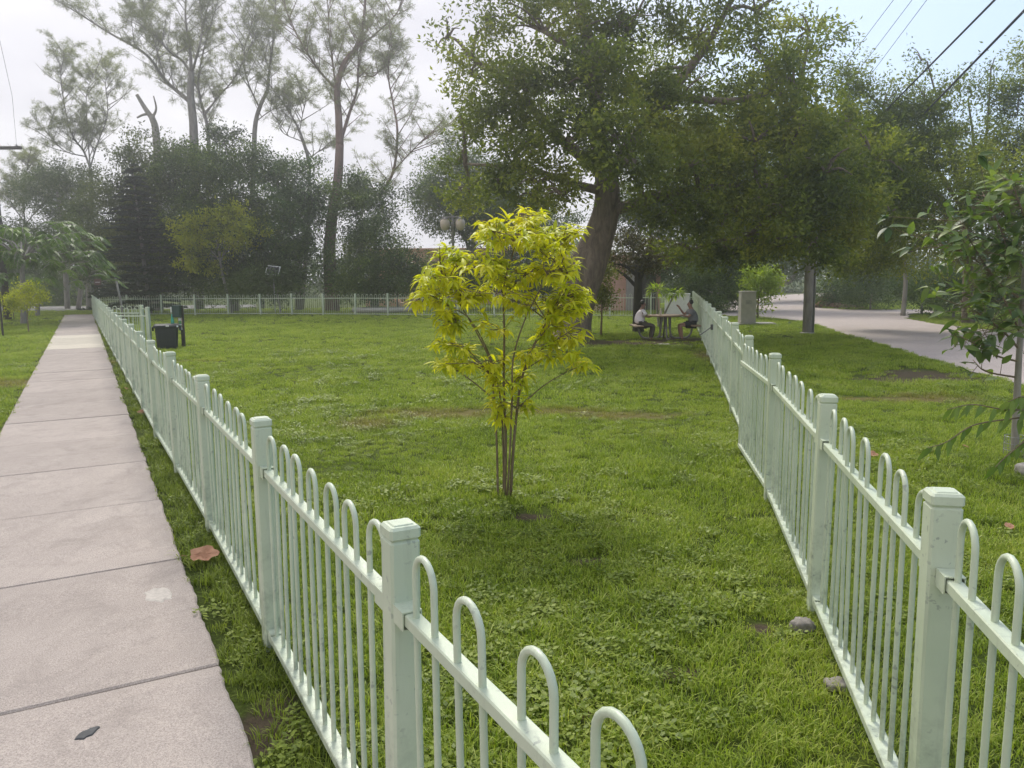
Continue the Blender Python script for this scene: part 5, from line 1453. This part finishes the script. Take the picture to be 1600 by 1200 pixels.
# dark board fence at the end of the sidewalk
bf = thing('board_fence', 'dark board fence closing the view beyond the sidewalk end', 'fence', (-43.5, 72, 0))
q = random.Random(9)
for k in range(26):
    build('board', MB().box((-5.2 + k * .42, q.uniform(-.015, .015), 1.25), (.405, .04, 2.5 + q.uniform(-.05, .05))), M['darkwall'], bf)
# circular low kerb round the bed behind the far fence (pale ring seen through the pickets)
tag(build('planter_ring', MB().tube([(1.9 * math.cos(2 * math.pi * k / 24), 1.0 * math.sin(2 * math.pi * k / 24), .22) for k in range(25)], .16, 6, False), M['pad'], smooth=True, loc=(-7.6, 46.9, 0)), 'pale low planter ring behind the middle of the far fence', 'planter')

# ---- distant wood closing the horizon
far_c = []
q = random.Random(4)
for k in range(44):
    x = -90 + k * 4.6 + q.uniform(-1, 1)
    far_c.append(((x, 95 + q.uniform(-4, 6), 2.4), (3.8, 3, 2.6 + q.uniform(-.4, 2.2)), 1))
fw = link('woodland', fast_quads('woodland', crown_quads(far_c, 1.6, 14, .6, (.40, .70), .5, .4, cover=2.6), M['lf_mid'])); fw['kind'] = 'stuff'
tag(fw, 'distant line of green trees closing the horizon', 'woodland')

# ================================================================= PICNIC TABLE AND PEOPLE
tb = Vector((4.97, 25.0, 0))
pt = thing('picnic_table', 'round tan picnic table with bent tube legs under the oak', 'table', tb)
mb = MB().lathe([(.50, .735), (.57, .745), (.58, .77), (.57, .785), (.50, .79)], 20); build('tabletop', mb, M['table'], pt)
for s_ in (-1, 1):
    build('leg', MB().tube(spline([(s_ * .12, 0, .735), (s_ * .14, 0, .4), (s_ * .22, 0, .08), (s_ * .5, 0, .035), (s_ * .72, 0, .06), (s_ * .84, 0, .22), (s_ * .86, 0, .42)], 5), .032, 8), M['tube'], pt, True)
    build('seat', MB().box((s_ * .93, 0, .445), (.30, 1.1, .045), 0, .012), M['table'], pt)
for a in (-1, 1):
    build('leg', MB().tube(spline([(0, a * .12, .735), (0, a * .15, .4), (0, a * .3, .06), (0, a * .6, .035)], 5), .03, 8), M['tube'], pt, True)
for s_, zz in ((-.16, .76), (.17, .76)): build('support', MB().tube([(s_, .05, .735), (s_, .05, .02)], .026, 7), M['tube'], pt)
build('brace', MB().tube([(-.18, 0, .36), (.18, 0, .36)], .02, 6), M['tube'], pt)
bt = thing('bottle', 'small clear bottle standing on the picnic table', 'bottle', (4.78, 24.85, .79))
build('body', MB().lathe([(.032, 0), (.035, .01), (.035, .12), (.015, .16), (.014, .19)], 10), M['globe'], bt, True)
build('cap', MB().lathe([(.017, .188), (.017, .205)], 8), M['white'], bt)

def skin_obj(name, verts, edges, radii, mat, parent, root=0, sub=1):
    me = bpy.data.meshes.new(name); me.from_pydata([tuple(v) for v in verts], edges, []); me.materials.append(mat)
    o = link(name, me, parent)
    md = o.modifiers.new('skin', 'SKIN'); md.use_smooth_shade = True
    sv = me.skin_vertices[0].data
    for i, r_ in enumerate(radii):
        rr = r_ if hasattr(r_, '__len__') else (r_, r_)
        sv[i].radius = rr; sv[i].use_root = (i == root)
    ms = o.modifiers.new('subsurf', 'SUBSURF'); ms.levels = sub; ms.render_levels = sub
    return o
class Skel:
    def __init__(s): s.v, s.e, s.r, s.n = [], [], [], {}
    def a(s, name, p, r, parent=None):
        s.n[name] = len(s.v); s.v.append(Vector(p)); s.r.append(r)
        if parent is not None: s.e.append((s.n[parent], s.n[name]))
        return s
def hand(sk, wrist, w_name, d, palm_n, right=1):
    """palm and five fingers grown from the wrist along d"""
    d = Vector(d).normalized(); n = Vector(palm_n); n = (n - d * n.dot(d)).normalized(); s_ = d.cross(n) * right
    w_ = Vector(wrist)
    sk.a(w_name + 'p', w_ + d * .05, (.034, .018), w_name)
    for i, (off, l0) in enumerate(((-.030, .065), (-.010, .078), (.010, .072), (.030, .056))):
        a_ = w_ + d * .085 + s_ * off
        sk.a(w_name + 'f%da' % i, a_, .0095, w_name + 'p')
        sk.a(w_name + 'f%db' % i, a_ + d * l0 * .55 + n * .008, .0085, w_name + 'f%da' % i)
        sk.a(w_name + 'f%dc' % i, a_ + d * l0 + n * .022, .007, w_name + 'f%db' % i)
    sk.a(w_name + 't0', w_ + d * .035 - s_ * .040 + n * .008, .011, w_name + 'p')
    sk.a(w_name + 't1', w_ + d * .075 - s_ * .062 + n * .016, .009, w_name + 't0')
def person(label, loc, face, arms, lean, skin_m, shirt_m, leg_m, bare_legs, hair_h=.0):
    t_ = thing('person', label, 'person', loc, 0 if face > 0 else math.pi)
    sk = Skel()
    hipz = .565
    sx_, sz_ = .06 + lean, .99
    sk.a('pel', (0, 0, hipz), (.11, .10)); sk.a('bel', (-.01 + lean * .3, 0, .70), (.10, .09), 'pel'); sk.a('che', (.02 + lean * .7, 0, .86), (.115, .10), 'bel')
    sk.a('nb', (sx_ + .0, 0, 1.015), (.075, .07), 'che'); sk.a('nk', (sx_ + .025, 0, 1.085), .052, 'nb'); sk.a('jaw', (sx_ + .055, 0, 1.135), (.062, .07), 'nk'); sk.a('hd', (sx_ + .045, 0, 1.205), (.078, .092), 'jaw'); sk.a('top', (sx_ + .035, 0, 1.275), (.058, .07), 'hd')
    sk.a('nose', (sx_ + .145, 0, 1.175), .014, 'hd')
    for s_, nm in ((1, 'l'), (-1, 'r')):
        sk.a(nm + 'sh', (sx_, s_ * .175, .985), .066, 'nb')
        el, wr, hd_, pn = arms[nm]
        sk.a(nm + 'el', el, .042, nm + 'sh'); sk.a(nm + 'wr', wr, .028, nm + 'el'); hand(sk, wr, nm + 'wr', hd_, pn, s_)
        sk.a(nm + 'hp', (.06, s_ * .10, .545), .092, 'pel'); sk.a(nm + 'kn', (.43, s_ * .12, .525), .062, nm + 'hp'); sk.a(nm + 'ca', (.40, s_ * .12, .34), .056, nm + 'kn'); sk.a(nm + 'an', (.36, s_ * .12, .10), .038, nm + 'ca')
        sk.a(nm + 'he', (.35, s_ * .12, .05), .036, nm + 'an'); sk.a(nm + 'to', (.50, s_ * .13, .035), (.040, .028), nm + 'he')
    skin_obj('body', sk.v, sk.e, sk.r, skin_m, t_, 0, 1)
    sh = Skel()   # the shirt, a little wider than the body, open at neck, sleeves to above the elbow
    sh.a('p', (-.01, 0, .565), (.19, .17)); sh.a('b', (-.01 + lean * .3, 0, .70), (.18, .16), 'p'); sh.a('c', (.02 + lean * .7, 0, .86), (.185, .16), 'b'); sh.a('n', (sx_ - .005, 0, 1.0), (.115, .10), 'c')
    for s_, nm in ((1, 'l'), (-1, 'r')):
        sh.a(nm + 's', (sx_ - .005, s_ * .172, .975), .098, 'n'); el = Vector(arms[nm][0]); sp0 = Vector((sx_, s_ * .178, .985))
        sh.a(nm + 'e', sp0.lerp(el, .72), .072, nm + 's')
    skin_obj('shirt', sh.v, sh.e, sh.r, shirt_m, t_, 0, 1)
    lg = Skel(); lg.a('p', (0, 0, .545), (.17, .125))
    for s_, nm in ((1, 'l'), (-1, 'r')):
        lg.a(nm + 'h', (.06, s_ * .10, .545), .112, 'p')
        if bare_legs: lg.a(nm + 'k', (.32, s_ * .118, .535), .090, nm + 'h')
        else: lg.a(nm + 'k', (.44, s_ * .12, .525), .080, nm + 'h'); lg.a(nm + 'c', (.40, s_ * .12, .33), .070, nm + 'k'); lg.a(nm + 'a', (.36, s_ * .12, .12), .055, nm + 'c')
    skin_obj('shorts' if bare_legs else 'trousers', lg.v, lg.e, lg.r, leg_m, t_, 0, 1)
    for s_ in (1, -1):
        f_ = Skel(); f_.a('h', (.34, s_ * .12, .045), (.046, .045)); f_.a('m', (.42, s_ * .125, .04), (.047, .036), 'h'); f_.a('t', (.52, s_ * .13, .032), (.044, .028), 'm')
        skin_obj('shoe', f_.v, f_.e, f_.r, M['shoe'], t_, 0, 1)
        build('ear', MB().lathe([(.006, -.02), (.016, 0), (.010, .024)], 8, (sx_ + .03, s_ * .083, 1.18)), skin_m, t_, True)
        build('eye', MB().lathe([(.004, -.008), (.010, 0), (.004, .008)], 8, (sx_ + .118, s_ * .032, 1.205)), M['hair'], t_, True)
    h_ = Skel(); h_.a('b', (sx_ - .015, 0, 1.19), (.085, .075)); h_.a('m', (sx_ + .01, 0, 1.255), (.092, .095), 'b'); h_.a('t', (sx_ + .03, 0, 1.30), (.07, .085), 'm'); h_.a('f', (sx_ + .085, 0, 1.285), (.055, .03), 't')
    skin_obj('hair', h_.v, h_.e, h_.r, M['hair'], t_, 0, 1)
    return t_
person('person in a pale pink shirt and brown trousers seated left of the picnic table', (4.14, 25.0, -.075), 1,
       {'l': ((.22, .24, .80), (.44, .14, .855), (1, -.3, 0), (0, 0, -1)), 'r': ((.22, -.24, .80), (.42, -.15, .855), (1, .3, 0), (0, 0, -1))}, .0, M['skin2'], M['shirt_pink'], M['trousers'], False)
person('person in a grey shirt and dark shorts with one hand raised across the table', (5.86, 25.0, -.075), -1,
       {'l': ((.20, .24, .80), (.42, .16, .855), (1, -.3, 0), (0, 0, -1)), 'r': ((.24, -.22, .86), (.40, -.16, 1.06), (.62, .1, .78), (.6, .6, -.5))}, .0, M['skin'], M['shirt_grey'], M['shorts_dark'], True)

# ================================================================= GRASS (nobody could count it)
def blade_tuft(seed, n, rad, h, wd, mat, lean=.6):
    q = np.random.default_rng(seed)
    V, Fc = [], []
    for k in range(n):
        a = q.uniform(0, 2 * math.pi); r_ = rad * math.sqrt(q.random()); x, y = r_ * math.cos(a), r_ * math.sin(a)
        th = q.uniform(0, 2 * math.pi); ln = h * q.uniform(.55, 1.25); le = q.uniform(.15, 1.0) * lean; w_ = wd * q.uniform(.7, 1.25)
        d = np.array([math.cos(th), math.sin(th)]); s_ = np.array([-d[1], d[0]]) * w_ / 2
        o = len(V)
        for t, ww in ((0, 1.0), (.45, .9), (.8, .55)):
            px_, py_ = x + d[0] * ln * le * t * t, y + d[1] * ln * le * t * t; z = ln * t * (1 - .28 * le * t)
            V += [(px_ - s_[0] * ww, py_ - s_[1] * ww, z), (px_ + s_[0] * ww, py_ + s_[1] * ww, z)]
        V.append((x + d[0] * ln * le, y + d[1] * ln * le, ln * (1 - .34 * le)))
        Fc += [(o, o + 1, o + 3, o + 2), (o + 2, o + 3, o + 5, o + 4), (o + 4, o + 5, o + 6)]
    return MB().add(V, Fc).mesh('tuft', mat, True)
def weed_tuft(seed, n, rad, mat):
    q = np.random.default_rng(seed); V, Fc = [], []
    for k in range(n):
        a = q.uniform(0, 2 * math.pi); r_ = rad * math.sqrt(q.random()); x, y = r_ * math.cos(a), r_ * math.sin(a); z = q.uniform(.015, .05)
        th = q.uniform(0, 2 * math.pi); L_ = q.uniform(.018, .034); w_ = L_ * q.uniform(.45, .8)
        d = np.array([math.cos(th), math.sin(th), q.uniform(-.4, .5)]); s_ = np.array([-d[1], d[0], q.uniform(-.3, .3)])
        c = np.array([x, y, z]); o = len(V)
        for p in (c, c + d * L_ * .45 + s_ * w_ * .5, c + d * L_, c + d * L_ * .45 - s_ * w_ * .5): V.append(tuple(p))
        Fc.append((o, o + 1, o + 2, o + 3))
    return MB().add(V, Fc).mesh('weed', mat, True)
def inside(poly, X, Y):
    r_ = np.zeros(len(X), bool); n = len(poly)
    for i in range(n):
        x1, y1 = poly[i]; x2, y2 = poly[(i + 1) % n]
        c = ((y1 > Y) != (y2 > Y)) & (X < (x2 - x1) * (Y - y1) / (y2 - y1 + 1e-12) + x1)
        r_ ^= c
    return r_
def vnoise(X, Y, s, seed):
    q = np.random.default_rng(seed); out = np.zeros_like(X)
    for k in range(7):
        a = q.uniform(0, 6.28); f = s * q.uniform(.6, 1.8); out += np.sin((X * math.cos(a) + Y * math.sin(a)) * f + q.uniform(0, 6.28))
    return out / 3.2
def scatter(name, label, bands, protos, seed, keep):
    q = np.random.default_rng(seed); PX, SCL = [], []
    for (y0, y1, dens, s_) in bands:
        xr = .70 * y1 + 1.8
        n = int(dens * (y1 - y0) * 2 * xr)
        X = q.uniform(-xr, xr, n); Yv = q.uniform(y0, y1, n)
        m = (np.abs(X) < .70 * Yv + 1.8) & keep(X, Yv, q)
        X, Yv = X[m], Yv[m]
        PX.append(np.stack([X, Yv, np.zeros_like(X)], 1)); SCL.append(s_ * q.uniform(.7, 1.3, len(X)) * (1 + .22 * vnoise(X, Yv, 1.3, 5)))
    P = np.concatenate(PX); Sx = np.concatenate(SCL)
    me = bpy.data.meshes.new(name); me.vertices.add(len(P)); me.vertices.foreach_set('co', P.astype(np.float32).ravel())
    at_ = me.attributes.new('scl', 'FLOAT', 'POINT'); at_.data.foreach_set('value', Sx.astype(np.float32))
    ar = me.attributes.new('rot', 'FLOAT_VECTOR', 'POINT'); rr = np.stack([q.normal(0, .08, len(P)), q.normal(0, .08, len(P)), q.uniform(0, 6.28, len(P))], 1); ar.data.foreach_set('vector', rr.astype(np.float32).ravel())
    ai = me.attributes.new('pick', 'INT', 'POINT'); ai.data.foreach_set('value', q.integers(0, len(protos), len(P)).astype(np.int32))
    me.update()
    o = link(name, me); o['kind'] = 'stuff'; tag(o, label, 'grass')
    cl = bpy.data.collections.new(name + '_shapes')
    for k, pm in enumerate(protos): cl.objects.link(bpy.data.objects.new(name + '_shape', pm))
    ng = bpy.data.node_groups.new(name + '_scatter', 'GeometryNodeTree')
    ng.interface.new_socket('Geometry', in_out='INPUT', socket_type='NodeSocketGeometry'); ng.interface.new_socket('Geometry', in_out='OUTPUT', socket_type='NodeSocketGeometry')
    N = ng.nodes; gi, go = N.new('NodeGroupInput'), N.new('NodeGroupOutput')
    ip = N.new('GeometryNodeInstanceOnPoints'); ci = N.new('GeometryNodeCollectionInfo')
    ci.inputs['Collection'].default_value = cl; ci.inputs['Separate Children'].default_value = True; ci.inputs['Reset Children'].default_value = True
    def na(nm, ty):
        a = N.new('GeometryNodeInputNamedAttribute'); a.data_type = ty; a.inputs['Name'].default_value = nm; return a.outputs['Attribute']
    L_ = ng.links.new
    L_(gi.outputs[0], ip.inputs['Points']); L_(ci.outputs[0], ip.inputs['Instance']); ip.inputs['Pick Instance'].default_value = True
    L_(na('pick', 'INT'), ip.inputs['Instance Index']); L_(na('rot', 'FLOAT_VECTOR'), ip.inputs['Rotation']); L_(na('scl', 'FLOAT'), ip.inputs['Scale'])
    L_(ip.outputs[0], go.inputs[0])
    md = o.modifiers.new('scatter', 'NODES'); md.node_group = ng
    return o
def n_of(X, Y): return X * NV.x + Y * NV.y
def blobd(X, Y, blobs, k=1.0):
    d = np.full(len(X), 9.0)
    for (x, y, rx, ry) in blobs: d = np.minimum(d, np.hypot((X - x) / rx, (Y - y) / ry))
    return d + .45 * vnoise(X, Y, 5.0, 8)
def keep_lawn(X, Y, q):
    n = n_of(X, Y); t = X * U.x + Y * U.y
    m = ~((n > W0 - .04) & (n < W1 + .02) & (t < 54.8))
    m &= ~((n >= W1) & (n < .80) & (Y < 46))
    m &= ~inside(road_poly, X, Y)
    m &= ~((Y > 56) & (X < -11))
    d = blobd(X, Y, DIRT)
    dd = blobd(X, Y, DRY); m &= (q.random(len(X)) < np.clip(.35 + (dd - .6) * .9, .3, 1))
    m &= (q.random(len(X)) < np.clip((d - .75) * 1.3, .03, 1))
    return m
def keep_strip(X, Y, q):
    n = n_of(X, Y)
    d = blobd(X, Y, DIRT)
    return (n > W1 + .05) & (n < .80) & (Y < 46) & (q.random(len(X)) < np.clip((d - .4) * 1.2, .1, 1))
tufts = [blade_tuft(k, 56, .085, .039 + .008 * (k % 3), .0046, M['grass'], 1.2) for k in range(5)]
weeds = [weed_tuft(20 + k, 60, .09, M['weed']) for k in range(3)]
scatter('grass', 'short green lawn grass inside and around the fences', [(.6, 6, 220, 1.0), (6, 12, 140, 1.08), (12, 22, 65, 1.25), (22, 36, 30, 1.5), (36, 60, 10, 1.8)], tufts + tufts[:3] + [blade_tuft(60 + k, 30, .09, .072, .0042, M['grass'], 1.5) for k in range(2)], 3, keep_lawn)
wd_o = scatter('ground_weeds', 'low broad-leaved weeds mixed into the lawn', [(.6, 6, 44, .95), (6, 12, 26, 1.05), (12, 22, 8, 1.3)], weeds, 4, lambda X, Y, q: keep_lawn(X, Y, q) & (vnoise(X, Y, 1.6, 31) + q.normal(0, .35, len(X)) > .05))
stf = [blade_tuft(40 + k, 44, .075, .068, .0052, M['strip'], 1.1) for k in range(4)]
scatter('verge_grass', 'longer darker grass in the strip between sidewalk and fence', [(.6, 8, 200, 1.0), (8, 20, 90, 1.1), (20, 46, 40, 1.3)], stf + weeds[:1], 6, keep_strip)

# ================================================================= ADDED VEIL: misty volume imitating lens glare
def glare_veil_box():
    m = bpy.data.materials.new('glare_veil_air'); m.use_nodes = True
    nt = m.node_tree; nt.nodes.clear()
    o_ = nt.nodes.new('ShaderNodeOutputMaterial'); v = nt.nodes.new('ShaderNodeVolumePrincipled')
    v.inputs['Color'].default_value = (0.93, 0.94, 0.98, 1)
    v.inputs['Density'].default_value = GLARE_VEIL
    v.inputs['Anisotropy'].default_value = 0.84
    nt.links.new(v.outputs[0], o_.inputs['Volume'])
    o = build('glare_veil', MB().box((0, 45, 15.5), (200, 150, 33)), m, kind='stuff')  # even misty air, added to wash out far crowns as glare in the lens does
    return o
GLARE_VEIL = 0.0030
if GLARE_VEIL: glare_veil_box()
